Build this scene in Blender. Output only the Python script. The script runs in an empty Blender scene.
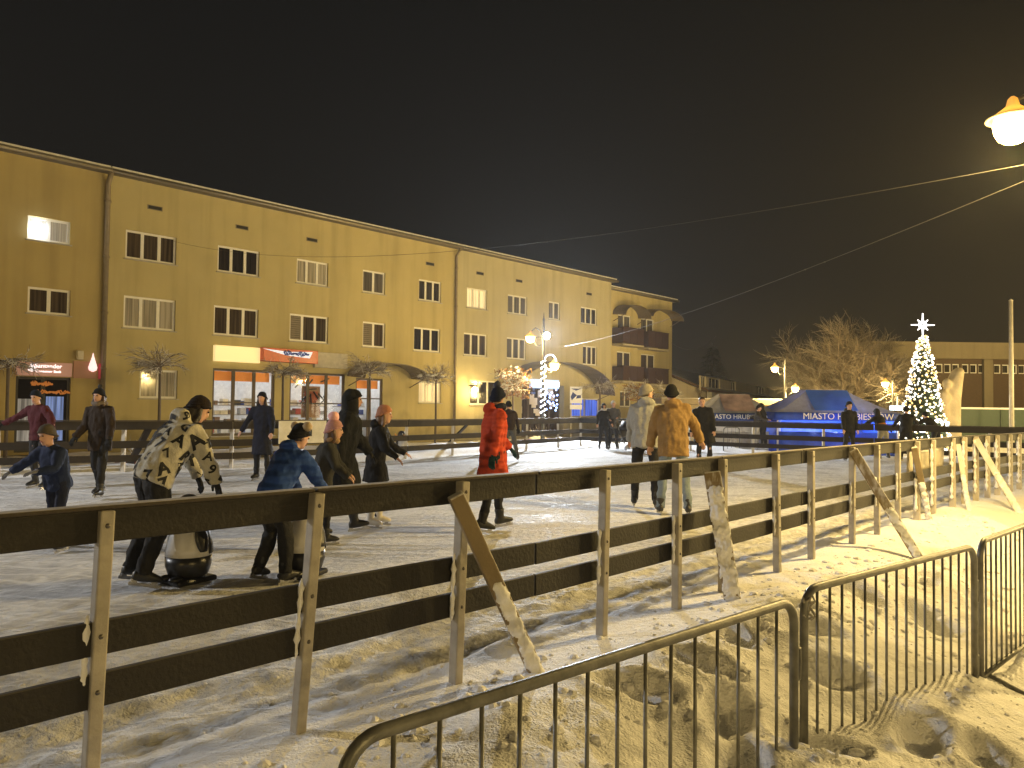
import bpy, bmesh, math, random
import numpy as np
from mathutils import Vector as V, Matrix, noise as mnoise
from mathutils.bvhtree import BVHTree
random.seed(11)
rnd = random.random
SC = bpy.context.scene
COL = SC.collection
R = math.radians
# ------------------------------------------------------------------ camera
F, W2, H2 = 770.0, 512.0, 384.0
EYE = V((0, 0, 1.45))
PITCH, ROLL = math.atan(23 / 770), R(0.7)
FWD = V((0, math.cos(PITCH), math.sin(PITCH)))
_u = V((0, -math.sin(PITCH), math.cos(PITCH)))
_r = V((1, 0, 0))
RIGHT = _r * math.cos(ROLL) + _u * math.sin(ROLL)
UP = _u * math.cos(ROLL) - _r * math.sin(ROLL)
cam = bpy.data.cameras.new('camera')
cam.sensor_width = 36; cam.lens = 36 * F / 1024; cam.clip_start = .05; cam.clip_end = 3000
camo = bpy.data.objects.new('camera', cam); COL.objects.link(camo)
m3 = Matrix((RIGHT, UP, -FWD)).transposed()
camo.matrix_world = Matrix.Translation(EYE) @ m3.to_4x4()
SC.camera = camo
# ------------------------------------------------------------------ night sky, exposure
wd = bpy.data.worlds.new('World'); SC.world = wd; wd.use_nodes = True
nt = wd.node_tree; bg = nt.nodes['Background']
tc = nt.nodes.new('ShaderNodeTexCoord'); sx = nt.nodes.new('ShaderNodeSeparateXYZ')
cr = nt.nodes.new('ShaderNodeValToRGB')
cr.color_ramp.elements[0].position = 0.0; cr.color_ramp.elements[0].color = (.026, .019, .010, 1)
cr.color_ramp.elements[1].position = .5; cr.color_ramp.elements[1].color = (.0064, .0062, .0058, 1)
e = cr.color_ramp.elements.new(.16); e.color = (.0110, .0098, .0080, 1)
nt.links.new(tc.outputs['Generated'], sx.inputs[0]); nt.links.new(sx.outputs['Z'], cr.inputs[0])
nt.links.new(cr.outputs[0], bg.inputs[0]); bg.inputs[1].default_value = 1.0
SC.view_settings.view_transform = 'Standard'; SC.view_settings.look = 'None'
SC.view_settings.exposure = 0; SC.view_settings.gamma = 1; SC.view_settings.use_curve_mapping = False
SC.cycles.use_denoising = True
SC.cycles.sample_clamp_indirect = 4.0
SC.cycles.max_bounces = 6
# ------------------------------------------------------------------ helpers
def ray(px, py):
    return FWD + RIGHT * ((px - W2) / F) + UP * ((H2 - py) / F)
def at(px, py, Y):
    d = ray(px, py); return EYE + d * (Y / d.y)
def atz(px, py, z=0.0):
    d = ray(px, py); return EYE + d * ((z - EYE.z) / d.z)
SODIUM = (1.0, .70, .245)
_mats = {}
def mat(name, col, rough=.6, metal=0., var=.12, vscale=6., bump=0., bscale=40., spec=.5, bump2=0., b2scale=6., coat=0.):
    if name in _mats: return _mats[name]
    m = bpy.data.materials.new(name); m.use_nodes = True; t = m.node_tree; p = t.nodes['Principled BSDF']
    p.inputs['Roughness'].default_value = rough; p.inputs['Metallic'].default_value = metal
    p.inputs['Specular IOR Level'].default_value = spec
    if coat: p.inputs['Coat Weight'].default_value = coat
    c = t.nodes.new('ShaderNodeTexCoord')
    n = t.nodes.new('ShaderNodeTexNoise'); n.inputs['Scale'].default_value = vscale; n.inputs['Detail'].default_value = 6
    t.links.new(c.outputs['Object'], n.inputs['Vector'])
    r = t.nodes.new('ShaderNodeValToRGB')
    r.color_ramp.elements[0].position = .3; r.color_ramp.elements[1].position = .72
    r.color_ramp.elements[0].color = (*[max(0, x * (1 - var)) for x in col], 1)
    r.color_ramp.elements[1].color = (*[min(1, x * (1 + var)) for x in col], 1)
    t.links.new(n.outputs['Fac'], r.inputs[0]); t.links.new(r.outputs[0], p.inputs['Base Color'])
    last = None
    for s, sc in ((bump2, b2scale), (bump, bscale)):
        if s:
            nb = t.nodes.new('ShaderNodeTexNoise'); nb.inputs['Scale'].default_value = sc; nb.inputs['Detail'].default_value = 5
            t.links.new(c.outputs['Object'], nb.inputs['Vector'])
            b = t.nodes.new('ShaderNodeBump'); b.inputs['Strength'].default_value = 1.0; b.inputs['Distance'].default_value = s
            t.links.new(nb.outputs['Fac'], b.inputs['Height'])
            if last: t.links.new(last.outputs[0], b.inputs['Normal'])
            last = b
    if last: t.links.new(last.outputs[0], p.inputs['Normal'])
    _mats[name] = m; return m
def glow(name, col, s):
    if name in _mats: return _mats[name]
    m = bpy.data.materials.new(name); m.use_nodes = True; p = m.node_tree.nodes['Principled BSDF']
    p.inputs['Base Color'].default_value = (*[min(.8, x) for x in col], 1)
    p.inputs['Emission Color'].default_value = (*col, 1); p.inputs['Emission Strength'].default_value = s
    _mats[name] = m; return m
def snowy(name, col, snow=(.8, .8, .82), lo=.25, hi=.6, rough=.7, nscale=9.):
    """material with snow lying on the faces that point upward"""
    if name in _mats: return _mats[name]
    m = mat(name, col, rough=rough, bump=.004, bscale=50); t = m.node_tree; p = t.nodes['Principled BSDF']
    g = t.nodes.new('ShaderNodeNewGeometry'); s = t.nodes.new('ShaderNodeSeparateXYZ'); t.links.new(g.outputs['Normal'], s.inputs[0])
    n = t.nodes.new('ShaderNodeTexNoise'); n.inputs['Scale'].default_value = nscale
    a = t.nodes.new('ShaderNodeMath'); a.operation = 'MULTIPLY_ADD'; a.inputs[1].default_value = .7; t.links.new(n.outputs['Fac'], a.inputs[0]); t.links.new(s.outputs['Z'], a.inputs[2])
    r = t.nodes.new('ShaderNodeMapRange'); r.inputs[1].default_value = lo + .35; r.inputs[2].default_value = hi + .35; t.links.new(a.outputs[0], r.inputs[0])
    mx = t.nodes.new('ShaderNodeMixRGB'); src = p.inputs['Base Color'].links[0].from_socket
    t.links.new(r.outputs[0], mx.inputs[0]); t.links.new(src, mx.inputs[1]); mx.inputs[2].default_value = (*snow, 1)
    t.links.new(mx.outputs[0], p.inputs['Base Color']); return m
class MB:
    def __init__(s, off=(0, 0, 0)):
        s.v = []; s.f = []; s.mi = []; s.sm = []; s.off = V(off)
    def add(s, vs, fs, m=0, smooth=False):
        b = len(s.v); s.v += [V(p) - s.off for p in vs]
        for f in fs:
            s.f.append([i + b for i in f]); s.mi.append(m); s.sm.append(smooth)
    def box(s, c, size, Rm=None, m=0):
        c = V(c); hx, hy, hz = [x / 2 for x in size]
        vs = [V((x, y, z)) for x in (-hx, hx) for y in (-hy, hy) for z in (-hz, hz)]
        if Rm is not None: vs = [Rm @ p for p in vs]
        s.add([c + p for p in vs], [(0, 1, 3, 2), (4, 6, 7, 5), (0, 4, 5, 1), (2, 3, 7, 6), (0, 2, 6, 4), (1, 5, 7, 3)], m)
    def beam(s, a, b, w, h, up=(0, 0, 1), m=0):
        """bar from a to b: w across, h along 'up'"""
        a, b = V(a), V(b); d = b - a; L = d.length; d = d / L; up = V(up)
        if abs(d.dot(up)) > .95: up = V((0, 1, 0))
        x = d.cross(up).normalized(); z = x.cross(d)
        s.box((a + b) / 2, (w, L, h), Matrix((x, d, z)).transposed(), m)
    def rings(s, rs, m=0, smooth=True, cap=True, closed=True):
        n = len(rs[0]); vs = [p for r in rs for p in r]; fs = []
        for i in range(len(rs) - 1):
            for j in range(n if closed else n - 1):
                k = (j + 1) % n
                fs.append((i * n + j, i * n + k, (i + 1) * n + k, (i + 1) * n + j))
        if cap:
            fs.append(tuple(range(n - 1, -1, -1))); fs.append(tuple(range((len(rs) - 1) * n, len(rs) * n)))
        s.add(vs, fs, m, smooth)
    def tube(s, pts, rad, seg=8, m=0, cap=True, squash=1.):
        pts = [V(p) for p in pts]
        if not hasattr(rad, '__len__'): rad = [rad] * len(pts)
        rs = []; x = None
        for i, p in enumerate(pts):
            d = (pts[min(i + 1, len(pts) - 1)] - pts[max(i - 1, 0)])
            d = d.normalized() if d.length > 1e-9 else V((0, 0, 1))
            if x is None:
                h = V((1, 0, 0)) if abs(d.x) < .8 else V((0, 1, 0)); x = (h - d * h.dot(d)).normalized()
            else: x = (x - d * x.dot(d)).normalized()
            y = d.cross(x)
            rs.append([p + (x * math.cos(t) + y * math.sin(t) * squash) * rad[i] for t in [2 * math.pi * j / seg for j in range(seg)]])
        s.rings(rs, m, True, cap)
    def blob(s, c, rx, ry, rz, Rm=None, m=0, seg=12, nr=7):
        rs = []
        for i in range(nr + 1):
            t = math.pi * (i / nr) * .96 + .02 * math.pi
            r = []
            for j in range(seg):
                a = 2 * math.pi * j / seg
                p = V((rx * math.sin(t) * math.cos(a), ry * math.sin(t) * math.sin(a), -rz * math.cos(t)))
                r.append(V(c) + (Rm @ p if Rm is not None else p))
            rs.append(r)
        s.rings(rs, m)
    def lathe(s, prof, c=(0, 0, 0), seg=20, m=0, cap=True, Rm=None):
        c = V(c); rs = []
        for r, z in prof:
            ps = [V((r * math.cos(2 * math.pi * j / seg), r * math.sin(2 * math.pi * j / seg), z)) for j in range(seg)]
            rs.append([c + (Rm @ p if Rm is not None else p) for p in ps])
        s.rings(rs, m, True, cap)
    def quad(s, a, b, c, d, m=0): s.add([a, b, c, d], [(0, 1, 2, 3)], m)
    def mesh(s, name, mats):
        me = bpy.data.meshes.new(name); me.from_pydata([tuple(p) for p in s.v], [], s.f)
        for mm in (mats if isinstance(mats, (list, tuple)) else [mats]): me.materials.append(mm)
        me.polygons.foreach_set('material_index', s.mi); me.polygons.foreach_set('use_smooth', s.sm)
        me.update(); return me
    def build(s, name, mats, parent=None, bevel=0, fix=True):
        me = s.mesh(name, mats)
        if fix and len(s.f) < 60000:
            bm = bmesh.new(); bm.from_mesh(me); bmesh.ops.recalc_face_normals(bm, faces=bm.faces[:]); bm.to_mesh(me); bm.free()
        return link(name, me, parent, bevel)
def link(name, me, parent=None, bevel=0):
    o = bpy.data.objects.new(name, me); COL.objects.link(o)
    if parent is not None: o.parent = parent
    if bevel:
        b = o.modifiers.new('bevel', 'BEVEL'); b.width = bevel; b.segments = 2; b.limit_method = 'ANGLE'
    return o
def tag(o, label, cat, group=None):
    o['label'] = label; o['category'] = cat
    if group: o['group'] = group
    return o
def thing(name, label, cat, loc=(0, 0, 0), rotz=0., group=None):
    o = bpy.data.objects.new(name, None); o.empty_display_size = .2; COL.objects.link(o)
    o.location = loc; o.rotation_euler = (0, 0, rotz); return tag(o, label, cat, group)
def kids(o): return [c for c in bpy.data.objects if c.parent == o]
def copy_tree(o, parent=None):
    c = o.copy(); COL.objects.link(c)
    if parent is not None: c.parent = parent
    for ch in kids(o): copy_tree(ch, c)
    return c
def text_mb(txt, size, ext=.01):
    cu = bpy.data.curves.new('t', 'FONT'); cu.body = txt; cu.size = size; cu.extrude = ext; cu.resolution_u = 3
    cu.align_x = 'CENTER'; cu.align_y = 'CENTER'
    o = bpy.data.objects.new('t', cu); me = bpy.data.meshes.new_from_object(o)
    vs = [v.co.copy() for v in me.vertices]; fs = [tuple(p.vertices) for p in me.polygons]
    bpy.data.objects.remove(o); bpy.data.curves.remove(cu); bpy.data.meshes.remove(me); return vs, fs
def add_text(mb, txt, size, c, right, up, ext=.01, m=0, sx=1.):
    vs, fs = text_mb(txt, size, ext); right = V(right).normalized(); up = V(up).normalized(); n = right.cross(up)
    mb.add([V(c) + right * p.x * sx + up * p.y + n * p.z for p in vs], fs, m)
TMPSC = bpy.data.scenes.new('remesh_scratch')
def bulb_string(mb, pts, sizes, ms, wire=2):
    """one connected light string: a thin wire that swells into a bulb at each point"""
    pts = [V(p) for p in pts]; rs = []; mm = []; n = 6; x = None
    for i, p in enumerate(pts):
        d = (pts[min(i + 1, len(pts) - 1)] - pts[max(i - 1, 0)]).normalized(); h = V((0, 0, 1)) if abs(d.z) < .9 else V((1, 0, 0)); x = (h - d * h.dot(d)).normalized(); y = d.cross(x); s = sizes[i]
        for o, r in ((-1.02, .004), (-.55, .85 * s), (.55, .85 * s), (1.02, .004)):
            rs.append([p + d * o * s + (x * math.cos(t) + y * math.sin(t)) * r for t in [2 * math.pi * j / n for j in range(n)]]); mm.append(ms[i] if o < 1 else wire)
    b = len(mb.mi); mb.rings(rs)
    for i in range(len(rs) - 1):
        for j in range(n): mb.mi[b + i * n + j] = mm[i]
def translucent(m, amount=.5):
    t = m.node_tree; p = t.nodes['Principled BSDF']; tr = t.nodes.new('ShaderNodeBsdfTranslucent'); mx = t.nodes.new('ShaderNodeMixShader'); mx.inputs[0].default_value = amount
    t.links.new(p.inputs['Base Color'].links[0].from_socket, tr.inputs[0]); t.links.new(p.outputs[0], mx.inputs[1]); t.links.new(tr.outputs[0], mx.inputs[2]); t.links.new(mx.outputs[0], t.nodes['Material Output'].inputs[0]); return m
def remeshed(mb, voxel, smooth=3, name='m'):
    """one continuous closed surface out of the overlapping lofts in mb"""
    me = mb.mesh('tmp', [])
    o = bpy.data.objects.new('tmp', me); TMPSC.collection.objects.link(o)
    r = o.modifiers.new('r', 'REMESH'); r.mode = 'VOXEL'; r.voxel_size = voxel; r.use_smooth_shade = True
    if smooth:
        s = o.modifiers.new('s', 'SMOOTH'); s.iterations = smooth; s.factor = .5
    with bpy.context.temp_override(scene=TMPSC, view_layer=TMPSC.view_layers[0]):
        dg = bpy.context.evaluated_depsgraph_get(); out = bpy.data.meshes.new_from_object(o.evaluated_get(dg)); out.name = name
    bpy.data.objects.remove(o); bpy.data.meshes.remove(me)
    return out
# ---- numpy value noise
def vn(x, y, seed=0):
    xi = np.floor(x).astype(np.int64); yi = np.floor(y).astype(np.int64); fx = x - xi; fy = y - yi
    def h(a, b):
        n = (a * 374761393 + b * 668265263 + seed * 974634777) & 0xffffffff
        n = ((n ^ (n >> 13)) * 1274126177) & 0xffffffff
        return ((n ^ (n >> 16)) & 0xffff) / 65535.0
    fx = fx * fx * (3 - 2 * fx); fy = fy * fy * (3 - 2 * fy)
    return (h(xi, yi) * (1 - fx) + h(xi + 1, yi) * fx) * (1 - fy) + (h(xi, yi + 1) * (1 - fx) + h(xi + 1, yi + 1) * fx) * fy - .5
def fbm(x, y, o=4, seed=0):
    r = 0; a = 1.
    for i in range(o): r = r + a * vn(x * 2 ** i, y * 2 ** i, seed + i); a *= .5
    return r
def sst(a, b, x):
    t = np.clip((x - a) / (b - a), 0, 1); return t * t * (3 - 2 * t)
SQ = -.5     # level of the square outside the rink
# ------------------------------------------------------------------ ground
NEAR_LINE = [V((-9.0, -4.9)), V((-1.72, 2.66)), V((.57, 4.99)), V((3.75, 8.55)), V((6.75, 11.9)), V((15, 20))]
POLY = NEAR_LINE + [V((2.6, 29.2)), V((1.7, 27.6)), V((-2.8, 20.9)), V((-6.2, 17.2)), V((-9.8, 14.7)), V((-22, 6.5))]
def rink_sdf(x, y):
    best = np.full(x.shape, 1e9); inside = np.zeros(x.shape, bool); near = np.full(x.shape, 1e9)
    n = len(POLY)
    for i in range(n):
        a, b = POLY[i], POLY[(i + 1) % n]
        dx, dy = b.x - a.x, b.y - a.y
        t = np.clip(((x - a.x) * dx + (y - a.y) * dy) / (dx * dx + dy * dy), 0, 1)
        d = np.hypot(x - a.x - t * dx, y - a.y - t * dy)
        best = np.minimum(best, d)
        if i < len(NEAR_LINE) - 1: near = np.minimum(near, d)
        c = ((a.y > y) != (b.y > y)) & (x < (b.x - a.x) * (y - a.y) / ((b.y - a.y) if b.y != a.y else 1e-9) + a.x)
        inside ^= c
    return np.where(inside, -best, best), near
_fp = [(random.uniform(-1, 7), random.uniform(.7, 3.2), random.uniform(0, 3.1)) for _ in range(95)]
_fp = [q for q in _fp if not (q[1] > 1.45 and q[0] > .9) and math.hypot(.57 + q[0] * .665 + q[1] * .74 - 2.75, 4.99 + q[0] * .745 - q[1] * .67 - 4.65) > .75]
def height(x, y):
    d, nd = rink_sdf(x, y)
    u = (x * .70 + y * .714); v = (y * .70 - x * .714)
    isnear = nd < np.abs(d) + .02
    wv = v + .25 * vn(u * .5, v * .6, 3)
    # ice: shallow scuffs, ruts parallel to the near boards
    ice = .012 * fbm(x * 1.2, y * 1.2, 4, 5) + .008 * vn(u * 1.3, wv * 9, 8)
    wr = np.exp(-(np.maximum(0, -d) / 1.7) ** 2) * isnear
    ice = ice + wr * (.07 * fbm(u * .9, wv * 5, 4, 21) + .03 * fbm(x * 6, y * 6, 3, 31) + .012 * fbm(x * 19, y * 19, 2, 33))
    # outside: bank, slope down to the square, trodden snow
    base = SQ * np.where(isnear, sst(.15, 4.4 - 1.9 * sst(4.2, 6.5, u), d + .35 * vn(u * .9, v * .9, 40)), sst(.4, 2.2, d))
    am = np.where(isnear, sst(.02, 1.1, d) * (1 - .8 * sst(1.5, 2.4, d)), sst(.02, .6, d) * .8)
    am = am * (1 - .8 * sst(30, 60, y))
    lump = .22 * vn(x * 1.0, y * 1.0, 60) + .10 * vn(x * 2.1 + .4 * vn(x, y, 66), y * 2.1, 61) + .045 * vn(x * 4.3, y * 4.3, 70) + .018 * fbm(x * 9, y * 9, 2, 80) + .007 * fbm(x * 24, y * 24, 2, 81)
    bank = np.where(isnear, .06 * np.exp(-((d - .75) / .4) ** 2) * (1 + 1.6 * vn(u * 1.1, v * .3, 90)), .20 * np.exp(-((d - .6) / .5) ** 2) * (1 + 1.5 * vn(x * .7, y * .7, 91)))
    out = base + am * lump + bank
    for (fu, fd, fa) in _fp:
        cx = .57 + fu * .665 + fd * .74; cy = 4.99 + fu * .745 - fd * .67
        ca, sa = math.cos(fa), math.sin(fa)
        k = (np.abs(x - cx) < .5) & (np.abs(y - cy) < .5)
        if not k.any(): continue
        ex = ((x[k] - cx) * ca + (y[k] - cy) * sa) / .20; ey = (-(x[k] - cx) * sa + (y[k] - cy) * ca) / .115
        q = np.sqrt(ex * ex + ey * ey)
        out[k] += -.12 * np.exp(-q ** 2.6) + .03 * np.exp(-((q - 1.35) / .3) ** 2)
    return np.where(d < 0, ice * sst(0, .25, -d) + out * 0 + 0.0, out * sst(0, .18, d)), d
def axis(parts):
    a = []
    for lo, hi, st in parts:
        a += list(np.arange(lo, hi - 1e-6, st))
    a.append(parts[-1][1]); return np.array(a)
gx = axis([(-900, -100, 80), (-100, -30, 6), (-30, -10, .5), (-10, -3, .1), (-3, 6.2, .034), (6.2, 16, .1), (16, 40, .8), (40, 100, 6), (100, 900, 80)])
gy = axis([(-300, -30, 30), (-30, -6, 2), (-6, 1, .25), (1, 9.2, .034), (9.2, 31, .11), (31, 70, 1.), (70, 150, 8), (150, 1800, 150)])
GX, GY = np.meshgrid(gx, gy, indexing='ij')
HZ, SD = height(GX.ravel(), GY.ravel()); HZ = HZ.reshape(GX.shape); SD = SD.reshape(GX.shape)
def grid_mesh(name, keep, z, m, kind='structure'):
    nx, ny = GX.shape
    idx = np.arange(nx * ny).reshape(nx, ny)
    q = np.stack([idx[:-1, :-1], idx[1:, :-1], idx[1:, 1:], idx[:-1, 1:]], -1)[keep]
    used = np.unique(q); remap = np.full(nx * ny, -1); remap[used] = np.arange(len(used))
    co = np.stack([GX.ravel(), GY.ravel(), z.ravel()], -1)[used].astype(np.float32)
    q = remap[q].astype(np.int32)
    me = bpy.data.meshes.new(name); me.vertices.add(len(co)); me.vertices.foreach_set('co', co.ravel())
    me.loops.add(q.size); me.loops.foreach_set('vertex_index', q.ravel())
    me.polygons.add(len(q)); me.polygons.foreach_set('loop_start', np.arange(0, q.size, 4, dtype=np.int32))
    me.update(calc_edges=True); me.validate()
    me.polygons.foreach_set('use_smooth', np.ones(len(q), bool)); me.materials.append(m)
    o = bpy.data.objects.new(name, me); COL.objects.link(o); o['kind'] = kind; return o
def snow_mat(name, ice=False):
    m = bpy.data.materials.new(name); m.use_nodes = True; t = m.node_tree; p = t.nodes['Principled BSDF']; N = t.nodes.new; L = t.links.new
    c = N('ShaderNodeTexCoord')
    mp = N('ShaderNodeMapping'); mp.inputs['Rotation'].default_value = (0, 0, R(-46)); L(c.outputs['Object'], mp.inputs[0])
    def noise(sc, det=5, vec=None, dist=0):
        n = N('ShaderNodeTexNoise'); n.inputs['Scale'].default_value = sc; n.inputs['Detail'].default_value = det; n.inputs['Distortion'].default_value = dist
        L(vec or c.outputs['Object'], n.inputs['Vector']); return n.outputs['Fac']
    st = N('ShaderNodeMapping'); st.inputs['Scale'].default_value = (.8, 1.5, 1); L(mp.outputs[0], st.inputs[0])
    streak = noise(4.5, 12, st.outputs[0], 2.2)
    big = noise(.9, 10, None, 1.2)
    r = N('ShaderNodeValToRGB')
    if ice:
        r.color_ramp.elements[0].position = .40; r.color_ramp.elements[0].color = (.46, .46, .47, 1)
        r.color_ramp.elements[1].position = .585; r.color_ramp.elements[1].color = (.80, .80, .80, 1)
        mx = N('ShaderNodeMath'); mx.operation = 'ADD'; L(streak, mx.inputs[0]); L(big, mx.inputs[1]); p.inputs['Specular IOR Level'].default_value = .22
        hf = N('ShaderNodeMath'); hf.operation = 'MULTIPLY'; hf.inputs[1].default_value = .5; L(mx.outputs[0], hf.inputs[0]); fac = hf.outputs[0]
    else:
        r.color_ramp.elements[0].position = .3; r.color_ramp.elements[0].color = (.76, .76, .77, 1)
        r.color_ramp.elements[1].position = .6; r.color_ramp.elements[1].color = (.88, .88, .89, 1); fac = noise(1.7, 8)
    L(fac, r.inputs[0]); L(r.outputs[0], p.inputs['Base Color'])
    if ice:
        rr = N('ShaderNodeMapRange'); rr.inputs[1].default_value = .36; rr.inputs[2].default_value = .56; rr.inputs[3].default_value = .52; rr.inputs[4].default_value = .8
        L(fac, rr.inputs[0]); L(rr.outputs[0], p.inputs['Roughness'])
        # curved skate scratches
        w = N('ShaderNodeTexWave'); w.wave_type = 'RINGS'; w.inputs['Scale'].default_value = 1.3; w.inputs['Distortion'].default_value = 14; w.inputs['Detail'].default_value = 3; w.inputs['Detail Scale'].default_value = .5
        L(c.outputs['Object'], w.inputs['Vector'])
        pw = N('ShaderNodeMath'); pw.operation = 'POWER'; pw.inputs[1].default_value = 14; L(w.outputs['Fac'], pw.inputs[0])
        sm = N('ShaderNodeMixRGB'); sm.inputs[2].default_value = (.86, .86, .86, 1); sc_ = N('ShaderNodeMath'); sc_.operation = 'MULTIPLY'; sc_.inputs[1].default_value = .65; L(pw.outputs[0], sc_.inputs[0]); L(sc_.outputs[0], sm.inputs[0]); L(r.outputs[0], sm.inputs[1]); L(sm.outputs[0], p.inputs['Base Color'])
        b0 = N('ShaderNodeBump'); b0.inputs['Distance'].default_value = .006; L(pw.outputs[0], b0.inputs['Height'])
    else: p.inputs['Roughness'].default_value = .7; b0 = None
    b1 = N('ShaderNodeBump'); b1.inputs['Distance'].default_value = .03 if ice else .022; L(noise(17, 8), b1.inputs['Height'])
    if b0: L(b0.outputs[0], b1.inputs['Normal'])
    b2 = N('ShaderNodeBump'); b2.inputs['Distance'].default_value = .012; L(noise(80, 4), b2.inputs['Height']); L(b1.outputs[0], b2.inputs['Normal'])
    L(b2.outputs[0], p.inputs['Normal'])
    return m
cellSD = (SD[:-1, :-1] + SD[1:, :-1] + SD[1:, 1:] + SD[:-1, 1:]) / 4
grid_mesh('snow_ground', np.ones(cellSD.shape, bool), np.where(SD < -.55, -.08, HZ), snow_mat('trodden_snow'))
grid_mesh('ice', cellSD < -.2, HZ + .006 - .03 * sst(-.34, -.2, SD), snow_mat('scuffed_ice', True))
from bisect import bisect
def ground_z(x, y):
    return float(height(np.array([x]), np.array([y]))[0][0])
# ------------------------------------------------------------------ buildings
class Facade:
    def __init__(s, P, Q, z0):
        s.P = V((P[0], P[1], 0)); d = V((Q[0], Q[1], 0)) - s.P; s.L = d.length; s.d = d / s.L
        s.n = V((s.d.y, -s.d.x, 0)); s.z0 = z0
    def pix(s, px, py):
        r = ray(px, py); t = (s.P - EYE).dot(s.n) / r.dot(s.n); q = EYE + r * t
        return (q - s.P).dot(s.d), q.z
    def pt(s, u, z, out=0.): return s.P + s.d * u + s.n * out + V((0, 0, z))
    def bx(s, mb, u0, u1, z0, z1, o0, o1, m=0):
        vs = [s.pt(u, z, o) for u in (u0, u1) for o in (o0, o1) for z in (z0, z1)]
        mb.add(vs, [(0, 1, 3, 2), (4, 6, 7, 5), (0, 4, 5, 1), (2, 3, 7, 6), (0, 2, 6, 4), (1, 5, 7, 3)], m)
    def wall(s, mb, u0, u1, z0, z1, holes, depth=.16, back=10., m=0):
        us = sorted({u0, u1} | {h[0] for h in holes} | {h[1] for h in holes}); zs = sorted({z0, z1} | {h[2] for h in holes} | {h[3] for h in holes})
        for a, b in zip(us, us[1:]):
            for c, e in zip(zs, zs[1:]):
                mu, mz = (a + b) / 2, (c + e) / 2
                if any(h[0] < mu < h[1] and h[2] < mz < h[3] for h in holes): continue
                mb.quad(s.pt(a, c), s.pt(b, c), s.pt(b, e), s.pt(a, e), m)
        for h in holes:
            D = -(h[4] if len(h) > 4 else depth); a, b, c, e = h[:4]
            mb.quad(s.pt(a, c), s.pt(a, e), s.pt(a, e, D), s.pt(a, c, D), m); mb.quad(s.pt(b, c), s.pt(b, c, D), s.pt(b, e, D), s.pt(b, e), m)
            mb.quad(s.pt(a, c), s.pt(a, c, D), s.pt(b, c, D), s.pt(b, c), m); mb.quad(s.pt(a, e), s.pt(b, e), s.pt(b, e, D), s.pt(a, e, D), m)
        mb.quad(s.pt(u0, z0), s.pt(u0, z1), s.pt(u0, z1, -back), s.pt(u0, z0, -back), m); mb.quad(s.pt(u1, z0), s.pt(u1, z0, -back), s.pt(u1, z1, -back), s.pt(u1, z1), m)
        mb.quad(s.pt(u0, z0, -back), s.pt(u0, z1, -back), s.pt(u1, z1, -back), s.pt(u1, z0, -back), m)
def plaster(name, col):
    """painted render with grime runs and faint patches of its own"""
    if name in _mats: return _mats[name]
    m = mat(name, col, rough=.85, var=.06, vscale=.8, bump=.004, bscale=60); t = m.node_tree; p = t.nodes['Principled BSDF']
    c = t.nodes.new('ShaderNodeTexCoord'); mp = t.nodes.new('ShaderNodeMapping'); mp.inputs['Scale'].default_value = (1.6, 1.6, .12); t.links.new(c.outputs['Object'], mp.inputs[0])
    n = t.nodes.new('ShaderNodeTexNoise'); n.inputs['Scale'].default_value = 1.3; n.inputs['Detail'].default_value = 7; t.links.new(mp.outputs[0], n.inputs['Vector'])
    r = t.nodes.new('ShaderNodeValToRGB'); r.color_ramp.elements[0].position = .3; r.color_ramp.elements[0].color = (.72, .70, .68, 1); r.color_ramp.elements[1].position = .55; r.color_ramp.elements[1].color = (1, 1, 1, 1)
    t.links.new(n.outputs['Fac'], r.inputs[0])
    mx = t.nodes.new('ShaderNodeMixRGB'); mx.blend_type = 'MULTIPLY'; mx.inputs[0].default_value = .52
    src = p.inputs['Base Color'].links[0].from_socket; t.links.new(src, mx.inputs[1]); t.links.new(r.outputs[0], mx.inputs[2]); t.links.new(mx.outputs[0], p.inputs['Base Color'])
    # damp, soiled plinth zone with a ragged edge
    s = t.nodes.new('ShaderNodeSeparateXYZ'); t.links.new(c.outputs['Object'], s.inputs[0]); n2 = t.nodes.new('ShaderNodeTexNoise'); n2.inputs['Scale'].default_value = .9; n2.inputs['Detail'].default_value = 8; t.links.new(c.outputs['Object'], n2.inputs['Vector'])
    a = t.nodes.new('ShaderNodeMath'); a.operation = 'MULTIPLY_ADD'; a.inputs[1].default_value = -2.2; t.links.new(n2.outputs['Fac'], a.inputs[0]); t.links.new(s.outputs['Z'], a.inputs[2])
    mr = t.nodes.new('ShaderNodeMapRange'); mr.inputs[1].default_value = -.7; mr.inputs[2].default_value = .25; mr.inputs[3].default_value = .5; mr.inputs[4].default_value = 1.; t.links.new(a.outputs[0], mr.inputs[0])
    m2 = t.nodes.new('ShaderNodeMixRGB'); m2.blend_type = 'MULTIPLY'; m2.inputs[0].default_value = 1.; t.links.new(mx.outputs[0], m2.inputs[1]); t.links.new(mr.outputs[0], m2.inputs[2]); t.links.new(m2.outputs[0], p.inputs['Base Color'])
    return m
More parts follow.
